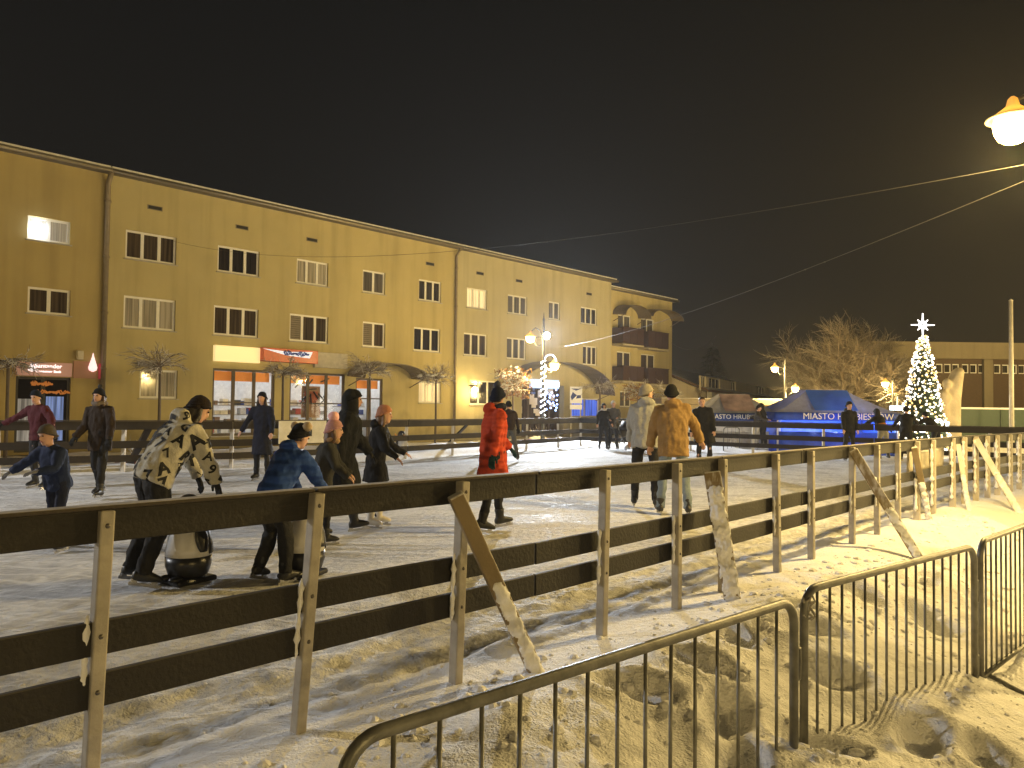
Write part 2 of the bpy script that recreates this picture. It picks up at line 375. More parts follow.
def pane_mat(name, col, folds=0., em=None, rough=.07):
    if name in _mats: return _mats[name]
    m = mat(name, col, rough=rough, var=.25, vscale=1.1); t = m.node_tree; p = t.nodes['Principled BSDF']
    if folds:
        c = t.nodes.new('ShaderNodeTexCoord'); mp = t.nodes.new('ShaderNodeMapping'); mp.inputs['Scale'].default_value = (6, 6, .15); t.links.new(c.outputs['Object'], mp.inputs[0])
        n = t.nodes.new('ShaderNodeTexNoise'); n.inputs['Scale'].default_value = 2.2; n.inputs['Detail'].default_value = 3; t.links.new(mp.outputs[0], n.inputs['Vector'])
        r = t.nodes.new('ShaderNodeValToRGB'); r.color_ramp.elements[0].position = .35; r.color_ramp.elements[0].color = (*[x * (1 - folds) for x in col], 1); r.color_ramp.elements[1].position = .62; r.color_ramp.elements[1].color = (*[min(1, x * (1 + folds)) for x in col], 1)
        t.links.new(n.outputs['Fac'], r.inputs[0]); t.links.new(r.outputs[0], p.inputs['Base Color'])
        if em: t.links.new(r.outputs[0], p.inputs['Emission Color'])
    if em:
        if not folds: p.inputs['Emission Color'].default_value = (*em[:3], 1)
        p.inputs['Emission Strength'].default_value = em[3]
    return m
def clear_glass():
    if 'shop_glass' in _mats: return _mats['shop_glass']
    m = bpy.data.materials.new('shop_glass'); m.use_nodes = True; t = m.node_tree; t.nodes.remove(t.nodes['Principled BSDF'])
    a = t.nodes.new('ShaderNodeBsdfTransparent'); a.inputs[0].default_value = (.93, .95, .95, 1); g = t.nodes.new('ShaderNodeBsdfGlossy'); g.inputs['Roughness'].default_value = .03
    f = t.nodes.new('ShaderNodeFresnel'); f.inputs[0].default_value = 1.45; x = t.nodes.new('ShaderNodeMixShader')
    t.links.new(f.outputs[0], x.inputs[0]); t.links.new(a.outputs[0], x.inputs[1]); t.links.new(g.outputs[0], x.inputs[2]); t.links.new(x.outputs[0], t.nodes['Material Output'].inputs[0])
    _mats['shop_glass'] = m; return m
WHITE = mat('white_window_paint', (.80, .79, .76), rough=.4, var=.05)
PANES = [pane_mat('dark_pane', (.022, .018, .014), .5), pane_mat('brown_curtain_pane', (.06, .045, .028), .55), pane_mat('grey_curtain_pane', (.10, .09, .075), .5), pane_mat('dim_pane', (.035, .03, .024), .6)]
PALE = pane_mat('pale_curtain_pane', (.34, .31, .25), .35)
LITC = pane_mat('lit_curtain_pane', (.78, .66, .40), .3, em=(1, .8, .5, .55))
BLINDS = mat('slatted_blind', (.16, .13, .09), rough=.5)
def window(F, root, h, n, pane=None, off=None, rows=1, out=-.11, fm=None, bar=.085, first_blind=False, split=None, sill=True, name='window'):
    a, b, c, e = h[:4]
    fr = MB(off)
    F.bx(fr, a, b, c, c + bar, out - .03, out + .03); F.bx(fr, a, b, e - bar, e, out - .03, out + .03)
    for i in range(n + 1):
        w = bar if i in (0, n) else bar * 1.5
        u = a + (b - a) * i / n; u0 = min(max(u - w / 2, a), b - w) if i in (0, n) else u - w / 2
        F.bx(fr, u0, u0 + w, c + bar, e - bar, out - .028, out + .028)
    if split: F.bx(fr, a + bar, b - bar, c + (e - c) * split - .03, c + (e - c) * split + .03, out - .026, out + .026)
    w = fr.build(name, fm or WHITE, root)
    pn = MB(off)
    for i in range(n):
        u0, u1 = a + (b - a) * i / n + .02, a + (b - a) * (i + 1) / n - .02
        pn.quad(F.pt(u0, c + .03, out), F.pt(u1, c + .03, out), F.pt(u1, e - .03, out), F.pt(u0, e - .03, out))
    pn.build('pane', pane or random.choice(PANES), w, fix=False)
    if first_blind:
        bl = MB(off); u1 = a + (b - a) / n - .05; k = 11
        for i in range(k): F.bx(bl, a + .07, u1, c + bar + (e - c - 2 * bar) * i / k, c + bar + (e - c - 2 * bar) * (i + .75) / k, out + .005, out + .022)
        bl.build('blind', BLINDS, w)
    if sill:
        sl = MB(off); F.bx(sl, a - .06, b + .06, c - .05, c - .004, -.14, .07); sl.build('sill', snowy('sill_metal', (.4, .38, .34)), w)
    return w
def add_fit(mb, txt, F, xa, xb, u, z, out=.17):
    w = F.pix(xb, 366)[0] - F.pix(xa, 366)[0]; vs, _ = text_mb(txt, 1.0); tw = max(p.x for p in vs) - min(p.x for p in vs); add_text(mb, txt, w / tw, F.pt(u, z, out), F.d, (0, 0, 1), .015)
def scribble(mb, F, u, z, w, h, out, m=0):
    for k in range(2): mb.tube([F.pt(u - w / 2 + w * i / 16, z + h * math.sin(i * 1.9 + k * 2) * (.6 + .4 * math.sin(i * .7)), out) for i in range(17)], .03, 5, m)
ROOFZ = 10.3
FA = Facade((-18.1, 27.2), (6.87, 54.0), SQ)
# window rows: (x0, y0, x1, y1, panes, pane kind, blind)
SEAM1 = FA.pix(105, 300)[0]; SEAM2 = FA.pix(457, 300)[0]; SEAM3 = FA.pix(611, 330)[0]
def holes_of(F, lst):
    out = []
    for q in lst:
        a, zt = F.pix(q[0], q[1]); b, zb = F.pix(q[2], q[3]); out.append((a, b, zb, zt))
    return out
def snap(hs, lst):
    """windows of a storey share sill and head heights"""
    rows = {}
    for h, q in zip(hs, lst): rows.setdefault(q[4], []).append(h)
    med = {k: (sorted(h[2] for h in v)[len(v) // 2], sorted(h[3] for h in v)[len(v) // 2]) for k, v in rows.items()}
    return [(h[0], h[1], *med[q[4]]) for h, q in zip(hs, lst)]
def vents(F, root, off, lst):
    for (x, y) in lst:
        u, z = F.pix(x, y); m = MB(off); F.bx(m, u - .3, u + .3, z - .09, z + .09, -.01, .015); F.bx(m, u - .26, u + .26, z - .06, z + .06, .016, .03, 1)
        m.build('vent', [mat('vent_frame', (.2, .17, .12)), mat('vent_dark', (.01, .01, .01))], root)
def roof(F, root, off, u0, u1, z, back, over=.4):
    m = MB(off); F.bx(m, u0, u1, z, z + .16, -back - .3, over); m.build('roof', mat('roof_metal', (.12, .11, .10), rough=.5), root)
    s = MB(off); F.bx(s, u0 + .02, u1 - .02, z + .163, z + .25, -back - .2, over - .05); s.build('roof_snow', mat('roof_snow', (.78, .78, .8), bump=.03, bscale=4), root)
    g = MB(off); g.tube([F.pt(u0, z + .05, over + .06), F.pt(u1, z + .05, over + .06)], .07, 8); g.build('gutter', mat('gutter_zinc', (.3, .27, .22), rough=.45, metal=.5), root)
def pipe(F, root, off, u, z0, z1, r=.07):
    m = MB(off); m.tube([F.pt(u, z0, .1), F.pt(u, z1 - .4, .1), F.pt(u, z1, .42)], r, 8)
    for k in range(5): z = z0 + (z1 - z0) * (k + .5) / 5; m.tube([F.pt(u, z - .03, .1), F.pt(u, z + .03, .1)], r * 1.35, 8)
    m.build('drainpipe', mat('drainpipe_zinc', (.23, .19, .13), rough=.5, metal=.3), root)
def chimney(F, root, off, u, w, h, back):
    m = MB(off); F.bx(m, u - w / 2, u + w / 2, ROOFZ + .2, ROOFZ + h, -back - .8, -back); F.bx(m, u - w / 2 - .08, u + w / 2 + .08, ROOFZ + h + .004, ROOFZ + h + .12, -back - .88, -back + .08)
    m.build('chimney', mat('chimney_brick', (.14, .09, .06), bump=.01), root)
YEL = plaster('ochre_render', (.50, .425, .205)); YEL2 = plaster('ochre_render_pale', (.50, .455, .29)); YEL3 = plaster('ochre_render_left', (.44, .35, .145))
P_ = None
# ---- left block with the bank
b1 = thing('apartment_building', 'ochre block at the left edge with a bank shop and a painted upper window reflection', 'building', FA.pt(-6, SQ)); o1 = b1.location.copy()
L1 = [(28, 215, 70, 245, 3, 2), (28, 286, 70, 316, 2, 2)]
h1 = holes_of(FA, L1)
bankh = (*[FA.pix(16, 376)[0], FA.pix(71, 376)[0]], SQ + .1, FA.pix(16, 376)[1])
m = MB(o1); FA.wall(m, -14, SEAM1, SQ, ROOFZ, h1 + [bankh]); m.build('wall', YEL3, b1)
roof(FA, b1, o1, -14, SEAM1 - .01, ROOFZ, 10); pipe(FA, b1, o1, SEAM1 - .03, SQ, ROOFZ, .10)
w = window(FA, b1, h1[0], 2, pane_mat('reflection_glow_pane', (.42, .40, .36), .25, em=(1, .9, .8, .03)), o1)  # faint pane emission stands in for the floodlight mirrored in the glass
bl = MB(o1); u, z = FA.pix(38, 229); bl.blob(FA.pt(u, z, -.03), .24, .24, .24); bl.build('glow_ball', glow('flood_reflection', (.86, .93, 1), 14), w)  # glowing ball added as the mirrored floodlight, not a lamp in the room
window(FA, b1, h1[1], 2, PANES[1], o1)
# bank front
a, b, c, e = bankh
w = window(FA, b1, bankh, 2, pane_mat('dark_shop_pane', (.012, .010, .010)), o1, fm=mat('anthracite_frame', (.03, .028, .026)), bar=.1, sill=False, name='shop_front')
dp = MB(o1); zz = FA.pix(40, 399)[1]
FA.bx(dp, a + .1, a + (b - a) * .42, SQ + .5, zz, -.1, -.085); dp.build('poster', pane_mat('poster_grey', (.32, .33, .36), .5, em=(.5, .5, .6, .25)), w)
dp = MB(o1); FA.bx(dp, a + (b - a) * .56, b - .2, SQ + .5, zz + .1, -.1, -.085); dp.build('poster', pane_mat('poster_blue', (.16, .24, .55), .6, em=(.2, .35, 1, .5)), w)
lt = MB(o1); u, z = FA.pix(50, 384); scribble(lt, FA, u - .25, z, .7, .11, -.05); scribble(lt, FA, u + .15, z - .3, 1.2, .09, -.05); lt.build('lettering', glow('orange_letters', (.6, .22, .05), .22), w)
sg = MB(o1); s0, zt = FA.pix(16, 361); s1, _ = FA.pix(71, 361); zb = FA.pix(16, 375.2)[1]; FA.bx(sg, s0, s1, zb, zt, .004, .16)
sign = sg.build('sign_board', glow('pink_sign', (.50, .27, .21), .26), b1, bevel=.01)
lt = MB(o1); u, z = FA.pix(47, 366.3); add_fit(lt, 'Santander', FA, 34, 61, u, z); u, z = FA.pix(47, 371.6); add_fit(lt, 'Consumer Bank', FA, 34.5, 60, u, z)
u, z = FA.pix(30.5, 367.5); lt.lathe([(.02, 0), (.13, .05), (.10, .14), (.02, .32)], FA.pt(u, z - .15, .17), 10)
lt.build('lettering', glow('white_letters', (1, .86, .86), 1.35), sign)
fl = MB(o1); s0, z0 = FA.pix(73, 378); s1, z1 = FA.pix(96, 362); FA.bx(fl, s0, s1, z0, z1, .004, .05); fl.build('side_panel', glow('brown_sign', (.30, .14, .07), .16), b1)
fl = MB(o1); u, z = FA.pix(91, 374.5); fl.lathe([(.02, .1), (.13, .16), (.155, .26), (.11, .42), (.04, .66), (.01, .82)], FA.pt(u, z, .17), 12); fl.build('flame_emblem', glow('flame_white', (1, .66, .64), 1.25), b1)
fl = MB(o1); s0, z0 = FA.pix(98, 379); s1, z1 = FA.pix(104, 364); FA.bx(fl, s0, s1, z0, z1, .004, .12); fl.build('side_sign', glow('crimson_sign', (.4, .03, .05), .3), b1)
fl = MB(o1); u, z = FA.pix(79, 356); FA.bx(fl, u - .10, u + .10, z - .14, z + .2, .004, .2); fl.build('junction_box', mat('pale_box', (.6, .55, .45)), b1, bevel=.02)
chimney(FA, b1, o1, FA.pix(76, 160)[0] + 1, 1.1, .95, 3)
# ---- middle block with the shop
b2 = thing('apartment_building', 'long ochre block with the lit shop under a red sign and rows of white windows', 'building', FA.pt((SEAM1 + SEAM2) / 2, SQ)); o2 = b2.location.copy()
L2 = [(126, 228, 176, 265, 3, 3, 1), (218, 245, 259, 277, 3, 3, 0), (297, 258, 328, 287, 3, 3, 'p'), (363, 269, 385, 291, 3, 2, 2), (419, 280, 441, 303, 3, 3, 3),
      (124, 295, 175, 331, 2, 3, 'p'), (214, 306, 258, 338, 2, 3, 1), (290, 313, 328, 344, 2, 3, 'b'), (363, 321, 385, 344, 2, 2, 'b'), (414, 328, 440, 353, 2, 3, 0),
      (140, 369, 177, 402, 1, 2, 'p'), (419, 381, 441, 403, 1, 3, 'l')]
h2 = snap(holes_of(FA, L2), L2)
shopA = (FA.pix(213, 368)[0], FA.pix(275, 368)[0], SQ + .55, FA.pix(213, 368)[1], .2); shopB = (FA.pix(290, 372)[0], FA.pix(345, 372)[0], SQ + .55, shopA[3], .2); shopC = (FA.pix(356, 376)[0], FA.pix(383, 376)[0], SQ + .1, shopA[3] - .15, .2)
m = MB(o2); FA.wall(m, SEAM1, SEAM2, SQ, ROOFZ, h2 + [shopA, shopB, shopC]); m.build('wall', YEL, b2)
roof(FA, b2, o2, SEAM1, SEAM2 - .01, ROOFZ, 10); pipe(FA, b2, o2, SEAM2 - .15, SQ, ROOFZ)
for h, q in zip(h2, L2):
    k = q[6]; pn = PALE if k == 'p' else LITC if k == 'l' else PANES[1] if k == 'b' else PANES[k]
    window(FA, b2, h, q[5], pn, o2, first_blind=(k == 'b'))
vents(FA, b2, o2, [(155, 208), (242, 227.5), (312, 240), (430, 264)])
for h in (shopA, shopB, shopC):
    window(FA, b2, h, 3 if h is not shopC else 2, clear_glass(), o2, fm=mat('brown_shop_frame', (.10, .075, .05)), bar=.10, split=.5 if h is not shopC else .68, sill=h is not shopC, out=-.1, name='shop_window')
    v_ = MB(o2); FA.bx(v_, h[0] + .1, h[1] - .1, h[3] - .52, h[3] - .1, -.34, -.31); v_.build('blind', glow('orange_blind', (.80, .26, .04), .30), b2)
ri = MB(o2); D0, D1 = -.22, -3.2; a, b = shopA[0] - .4, shopC[1] + .4; z0, z1 = SQ + .08, shopA[3] + .3
ri.quad(FA.pt(a, z0, D1), FA.pt(b, z0, D1), FA.pt(b, z1, D1), FA.pt(a, z1, D1)); ri.quad(FA.pt(a, z0, D0), FA.pt(a, z0, D1), FA.pt(a, z1, D1), FA.pt(a, z1, D0)); ri.quad(FA.pt(b, z0, D0), FA.pt(b, z1, D0), FA.pt(b, z1, D1), FA.pt(b, z0, D1))
ri.quad(FA.pt(a, z0, D0), FA.pt(b, z0, D0), FA.pt(b, z0, D1), FA.pt(a, z0, D1)); ri.quad(FA.pt(a, z1, D0), FA.pt(a, z1, D1), FA.pt(b, z1, D1), FA.pt(b, z1, D0))
ri.build('shop_interior', mat('white_interior', (.7, .7, .7)), b2)
cl_ = MB(o2)
for k in range(7): u = a + (b - a) * (k + .5) / 7; FA.bx(cl_, u - .6, u + .6, z1 - .06, z1 - .02, -2.2, -1.0)
cl_.build('ceiling_light', glow('shop_light', (.86, .93, 1), 2.2), b2)
goods = [mat('goods_%s' % n, c, rough=.4) for n, c in (('cream', (.7, .62, .45)), ('blue', (.08, .12, .4)), ('red', (.5, .06, .05)), ('brown', (.22, .12, .06)), ('white', (.75, .75, .75)), ('dark', (.04, .04, .05)))]
for (ua, ub) in ((shopA[0], shopA[1]), (shopB[0], shopB[1]), (shopC[0], shopC[1])):
    sh = MB(o2); gd = MB(o2); FA.bx(sh, ua, ub, z0 + .02, z0 + .1, -2.0, -1.5)
    for q in range(5):
        z = z0 + .5 + q * .42
        if q < 4: FA.bx(sh, ua, ub, z, z + .04, -2.0, -1.5)
        u = ua + .05
        while u < ub - .3 and q < 4:
            wd_ = random.uniform(.1, .42); hh = random.uniform(.15, .33)
            if rnd() < .85: FA.bx(gd, u, u + wd_ * .9, z + .045, z + .045 + hh, -1.85, -1.52, random.choice([0, 0, 1, 2, 3, 4, 4, 5]))
            u += wd_
    s_ = sh.build('shelf', mat('shelf_grey', (.4, .38, .34)), b2); gd.build('goods', goods, s_)
lc = bpy.data.lights.new('shop_lamp', 'POINT'); lc.energy = 42; lc.color = (.95, .93, .88); lc.shadow_soft_size = .3
for k in range(3):
    lo = bpy.data.objects.new('shop_lamp', lc); COL.objects.link(lo); lo.parent = b2; lo.location = FA.pt(a + (b - a) * (k + .5) / 3, z1 - .5, -1.2) - o2
# poster in the second window, ornament branches on the glass
po = MB(o2); u, z = FA.pix(314, 402); FA.bx(po, u - .5, u + .5, z - .75, z + .75, -.3, -.27); FA.bx(po, u - .36, u + .36, z - .1, z + .5, -.268, -.26, 1); po.build('poster', [mat('poster_brown', (.35, .2, .1)), mat('poster_red', (.5, .12, .05), var=.6, vscale=3)], b2)
orn = MB(o2)
for k in range(12):
    u, z = FA.pix(292 + rnd() * 40, 378 + rnd() * 22); q = rnd() * 6; orn.beam(FA.pt(u, z, -.2), FA.pt(u + .5 * math.cos(q), z + .5 * math.sin(q), -.2), .05, .05)
orn.build('window_ornament', mat('black_ornament', (.02, .02, .02)), b2)
sg = MB(o2); u0, zt = FA.pix(213, 345); u1, _ = FA.pix(258, 345); zb = FA.pix(213, 361)[1]; FA.bx(sg, u0, u1, zb, zt, .004, .22); sg.build('light_box', glow('cream_lightbox', (1, .74, .34), .78), b2, bevel=.02)
sg = MB(o2); u2, _ = FA.pix(313, 352); zt2 = FA.pix(258, 347.5)[1]; zb2 = FA.pix(258, 361.2)[1]; FA.bx(sg, u1 + .02, u2, zb2, zt2, .1, .45); red = sg.build('sign_board', mat('red_sign', (.62, .09, .03), rough=.35), b2, bevel=.02)
lt = MB(o2); uc = u1 + (u2 - u1) * .52; zc = (zb2 + zt2) / 2 + .05
lt.add([FA.pt(uc - 1.5, zc + .2, .46), FA.pt(uc - .3, zc - .05, .46), FA.pt(uc + .9, zc - .12, .46), FA.pt(uc + 1.05, zc + .18, .46), FA.pt(uc - .2, zc + .12, .46)], [(0, 1, 2, 3, 4)]); scribble(lt, FA, uc + .2, zc + .05, 1.3, .14, .475, 1)
lt.build('sign_emblem', [glow('pale_emblem', (.7, .75, .9), .7), mat('blue_emblem', (.03, .05, .3))], red)
sg = MB(o2); u3, _ = FA.pix(346, 358); FA.bx(sg, u2 + .02, u3, zb2 - .15, zt2 - .02, .004, .14); sg.build('sign_board', mat('blank_sign', (.5, .47, .40)), b2, bevel=.02)
def arc_canopy(F, root, off, xa, xb, ytop, yb, proj, m, flat=1.):
    a, _ = F.pix(xa, yb); b, _ = F.pix(xb, yb); zb = F.pix((xa + xb) / 2, yb)[1]; zt = F.pix((xa + xb) / 2, ytop)[1]
    mb = MB(off); rs = []
    for i in range(17):
        t = math.pi * (1 - i / 16); u = (a + b) / 2 + (b - a) / 2 * math.cos(t); z = zb + (zt - zb) * math.sin(t)
        rs.append([F.pt(u, z, .01), F.pt(u, z - .12 * flat, proj), F.pt(u, z - .12 * flat - .03, proj), F.pt(u, z - .03, .01)])
    mb.rings(rs, smooth=False)
    for sgn, uu in ((1, a + .1), (-1, b - .1)): mb.tube([F.pt(uu, zb - .5, .02), F.pt(uu + sgn * .05, zb - .02, proj * .9)], .025, 6)
    return mb.build('canopy', m, root)
arc_canopy(FA, b2, o2, 347, 411, 362, 377, 1.5, mat('brown_canopy', (.17, .14, .10), rough=.4))
for x, s_ in ((375, 1.5), (330, .8)): chimney(FA, b2, o2, FA.pix(x, 220)[0] + 2, s_, .8, 4)
# ---- right block with the entrance arch
b3 = thing('apartment_building', 'ochre block with a wide arched canopy over the door and blue lit window', 'building', FA.pt((SEAM2 + SEAM3) / 2, SQ)); o3 = b3.location.copy()
L3 = [(467, 288, 487, 310, 3, 3, 'l'), (508, 294, 527, 317, 3, 3, 2), (549, 301, 560, 317, 3, 2, 2), (581, 306, 597, 328, 3, 3, 3),
      (464, 333, 487, 357, 2, 3, 1), (507, 337, 526, 360, 2, 3, 2), (583, 345, 597, 364, 2, 3, 1), (470, 380, 497, 405, 1, 3, 0), (571, 398, 599, 417, 0, 2, 'u')]
h3 = snap(holes_of(FA, L3), L3); door = (FA.pix(522, 384)[0], FA.pix(564, 384)[0], SQ + .1, FA.pix(522, 384)[1], .5)
m = MB(o3); FA.wall(m, SEAM2, SEAM3, SQ, ROOFZ, h3 + [door]); m.build('wall', YEL2, b3)
roof(FA, b3, o3, SEAM2, SEAM3 + .2, ROOFZ, 10)
for h, q in zip(h3, L3):
    k = q[6]; pn = LITC if k == 'l' else pane_mat('blue_pane', (.05, .10, .5), .7, em=(.1, .25, 1, 1.1)) if k == 'u' else PANES[k]
    window(FA, b3, h, q[5], pn, o3)
vents(FA, b3, o3, [(480, 273.5), (519, 281), (589, 294)])
window(FA, b3, door, 4, pane_mat('entrance_pane', (.05, .035, .025), .7), o3, fm=mat('brown_shop_frame', (.1, .075, .05)), bar=.12, sill=False, out=-.4, split=.72, name='shop_front')
arc_canopy(FA, b3, o3, 500, 596, 361, 392, 1.6, mat('brown_canopy', (.10, .08, .06)))
sg = MB(o3); u0, zt = FA.pix(529, 379); u1, zb = FA.pix(556, 389); FA.bx(sg, u0, u1, zb, zt, .05, .25); s_ = sg.build('light_box', glow('bluish_lightbox', (.45, .6, 1), 1.0), b3)
lt = MB(o3)
for k in range(6):
    u = u0 + (u1 - u0) * (k + .5) / 6; FA.bx(lt, u - .22, u + .2, zb + .12, zt - (.12 if k % 2 else .2), .255, .28)
lt.build('glowing_letters', glow('bluewhite_letters', (.85, .92, 1), 5), s_)
ic = MB(o3); cols_ = []
for k in range(26):
    u = u0 + (u1 - u0) * (.45 + .55 * rnd()); z = zb - rnd() * 1.5; cols_.append(FA.pt(u, z, .12))
bulb_string(ic, cols_, [.07] * 26, [0] * 26, 1); ic.build('icicle_lights', [glow('icicle_blue', (.35, .5, 1), 5), mat('black_rubber', (.02, .02, .02))], b3)
for k in range(14):
    ic = MB(o3); u, z = FA.pix(524 + rnd() * 38, 390 + rnd() * 24); FA.bx(ic, u - .2, u + .2, z - .2 * rnd() - .06, z + .2, -.37 + k * .002, -.35 + k * .003); ic.build('window_sticker', glow('sticker_pale', (.6, .52, .4), .25), b3)
chimney(FA, b3, o3, FA.pix(490, 250)[0] + 3, 2.4, .75, 4); chimney(FA, b3, o3, FA.pix(568, 268)[0] + 3, 1.2, .7, 4)
wl = MB(o3); u, z = FA.pix(468.5, 390); wl.blob(FA.pt(u, z, .5), .17, .17, .17); wl.build('wall_lamp', glow('sodium_bulb', (1, .68, .25), 60), b3)
wl = MB(o3); wl.beam(FA.pt(u, z + .25, .01), FA.pt(u, z + .25, .6), .06, .06); wl.build('lamp_bracket', mat('dark_iron', (.03, .03, .03)), b3)
pl = bpy.data.lights.new('wall_lamp_light', 'POINT'); pl.energy = 120; pl.color = SODIUM; pl.shadow_soft_size = .15
po_ = bpy.data.objects.new('wall_lamp_light', pl); COL.objects.link(po_); po_.parent = b3; po_.location = FA.pt(u, z - .1, .95) - o3
# ---- end block with balconies, set back
FB = Facade(FA.pt(SEAM3, 0, -1.0)[:2], FA.pt(SEAM3 + 20, 0, -1.0)[:2], SQ)
b4 = thing('apartment_building', 'end block with four brown panelled balconies under arched canopies', 'building', FB.pt(3, SQ)); o4 = b4.location.copy()
END = FB.pix(672, 340)[0]
L4 = [(618, 314, 631, 332, 3, 2, 2), (641, 319, 654, 337, 3, 2, 2), (617, 351, 631, 370, 2, 2, 1), (641, 354, 655, 372, 2, 2, 1), (620, 391, 631, 407, 1, 2, 2), (645, 393, 656, 408, 1, 2, 0)]
h4 = snap(holes_of(FB, L4), L4)
m = MB(o4); FB.wall(m, 0, END, SQ, ROOFZ - .25, h4); m.build('wall', plaster('ochre_render_end', (.52, .45, .23)), b4); roof(FB, b4, o4, .05, END + .3, ROOFZ - .25, 9)
for h, q in zip(h4, L4): window(FB, b4, h, q[5], PANES[q[6]], o4)
for i, (xa, ya, xb, yb) in enumerate(((612, 328, 633, 344), (637.5, 332, 658, 348), (612, 366.5, 633, 381), (637.5, 368.5, 658, 384))):
    u0, zt = FB.pix(xa, ya); u1, _ = FB.pix(xb, ya); zb = FB.pix(xa, yb)[1] ; pj = 1.0; u0 = max(u0, .1)
    m = MB(o4); FB.bx(m, u0, u1, zb - .12, zb, .004, pj); bal = m.build('balcony', mat('balcony_slab', (.5, .45, .35)), b4)
    m = MB(o4); k = 3
    for j in range(k): FB.bx(m, u0 + (u1 - u0) * j / k + .02, u0 + (u1 - u0) * (j + 1) / k - .02, zb + .05, zt, pj - .06, pj - .02)
    FB.bx(m, u0, u0 + .04, zb + .05, zt, .01, pj - .065); FB.bx(m, u1 - .04, u1, zb + .05, zt, .01, pj - .065); FB.bx(m, u0 - .02, u1 + .02, zt + .004, zt + .06, pj - .09, pj + .01)
    m.build('railing', mat('brown_panel', (.07, .04, .028), rough=.45), bal)
arc_canopy(FB, b4, o4, 612.5, 638, 305, 316, 1.2, mat('brown_canopy', (.1, .08, .06))); arc_canopy(FB, b4, o4, 640, 671, 309.5, 318, 1.2, mat('brown_canopy', (.1, .08, .06)))
# ---- low house beyond, street side
FC = Facade((15.4, 62), (31, 93), SQ)
b5 = thing('low_house', 'low pale house with a snow covered pitched roof beyond the balcony block', 'house', FC.pt(0, SQ)); o5 = b5.location.copy()
L5 = [(701, 377, 706, 391, 1, 2, 2), (709, 377, 720, 395, 1, 3, 0), (731, 381, 736, 394, 1, 2, 2), (757, 386, 765, 397, 1, 3, 0)]
h5 = snap(holes_of(FC, L5), L5)
m = MB(o5); FC.wall(m, 0, 34.7, SQ, 3.0, h5, back=9); m.add([FC.pt(0, 3.0, 0), FC.pt(0, 3.0, -9), FC.pt(0, 4.9, -4.5)], [(0, 1, 2)]); m.build('wall', plaster('pale_house_render', (.78, .70, .56)), b5)
for h, q in zip(h5, L5): window(FC, b5, h, q[5], PANES[q[6]], o5)
m = MB(o5)
for sgn in (0, 1):
    oa, ob = (.5, -4.5) if sgn == 0 else (-9.5, -4.5)
    vs = [FC.pt(u, z + dz, o) for dz in (0, .2) for (u, z, o) in ((-.4, 2.85, oa), (35, 2.85, oa), (35, 4.95, ob), (-.4, 4.95, ob))]
    m.add(vs, [(0, 1, 2, 3), (4, 5, 6, 7), (0, 1, 5, 4), (1, 2, 6, 5), (3, 0, 4, 7)])
m.build('roof', snowy('snowy_tiles', (.16, .1, .07), lo=.2, hi=.9), b5)
m = MB(o5); u, z = FC.pix(707, 396); FC.bx(m, u - .5, u + .5, z - .35, z + .35, .1, .5); m.build('air_conditioner', mat('ac_white', (.6, .6, .58)), b5, bevel=.03)
m = MB(o5); u = FC.pix(699, 380)[0]; m.tube([FC.pt(u, SQ, .1), FC.pt(u, 2.7, .1), FC.pt(u, 2.95, .45)], .06, 8); m.build('drainpipe', mat('drainpipe_zinc', (.23, .19, .13)), b5)
# ---- flat kiosk roof behind the tents
p0 = at(672, 398, 46); b6 = thing('low_shed', 'long low flat roofed shed with snow on top behind the tents', 'shed', (p0.x, 46, SQ)); o6 = b6.location.copy()
m = MB(o6); m.box((p0.x + 4.3, 48, .6), (9.4, 4, 2.2)); m.build('wall', plaster('shed_wall', (.40, .34, .25)), b6); m = MB(o6); m.box((p0.x + 4.3, 48, 1.92), (10, 4.6, .4)); m.build('roof', snowy('shed_roof', (.3, .25, .18)), b6, bevel=.04)
# ---- brown hall at the right
HYD = 52.; FH = Facade((at(868, 400, HYD).x, HYD), (at(868, 400, HYD).x + 40, HYD + .3), SQ)
b7 = thing('sports_hall', 'wide brown brick hall with a pale parapet and a strip of small high windows', 'building', FH.pt(0, SQ)); o7 = b7.location.copy()
zt = FH.pix(950, 342.5)[1]; zp = FH.pix(950, 359)[1]; zw0, zw1 = FH.pix(950, 373)[1], FH.pix(950, 364)[1]
hh = []
for gx_ in (936, 962, 994):
    for k in range(4 if gx_ == 994 else 3):
        xa = gx_ + k * 8.2
        if 982 < xa < 993: continue
        hh.append((FH.pix(xa, 366)[0], FH.pix(xa + 7, 366)[0], zw0, zw1))
def bricks(name, c1, c2, mo, sc=4.):
    m = mat(name, c1); t = m.node_tree; p = t.nodes['Principled BSDF']; c = t.nodes.new('ShaderNodeTexCoord'); mp = t.nodes.new('ShaderNodeMapping'); mp.inputs['Rotation'].default_value = (R(90), 0, 0)
    b = t.nodes.new('ShaderNodeTexBrick'); b.inputs['Scale'].default_value = sc; b.inputs['Color1'].default_value = (*c1, 1); b.inputs['Color2'].default_value = (*c2, 1); b.inputs['Mortar'].default_value = (*mo, 1); b.inputs['Mortar Size'].default_value = .012
    t.links.new(c.outputs['Object'], mp.inputs[0]); t.links.new(mp.outputs[0], b.inputs['Vector']); t.links.new(b.outputs['Color'], p.inputs['Base Color']); return m
m = MB(o7); FH.wall(m, 0, 40, SQ, zp, hh, back=4); m.build('wall', bricks('brown_brick', (.08, .044, .020), (.066, .035, .016), (.085, .062, .038)), b7)
m = MB(o7); FH.bx(m, -.2, 40.2, zp + .004, zt, -4, .35); m.build('parapet', plaster('parapet_render', (.23, .195, .13)), b7)
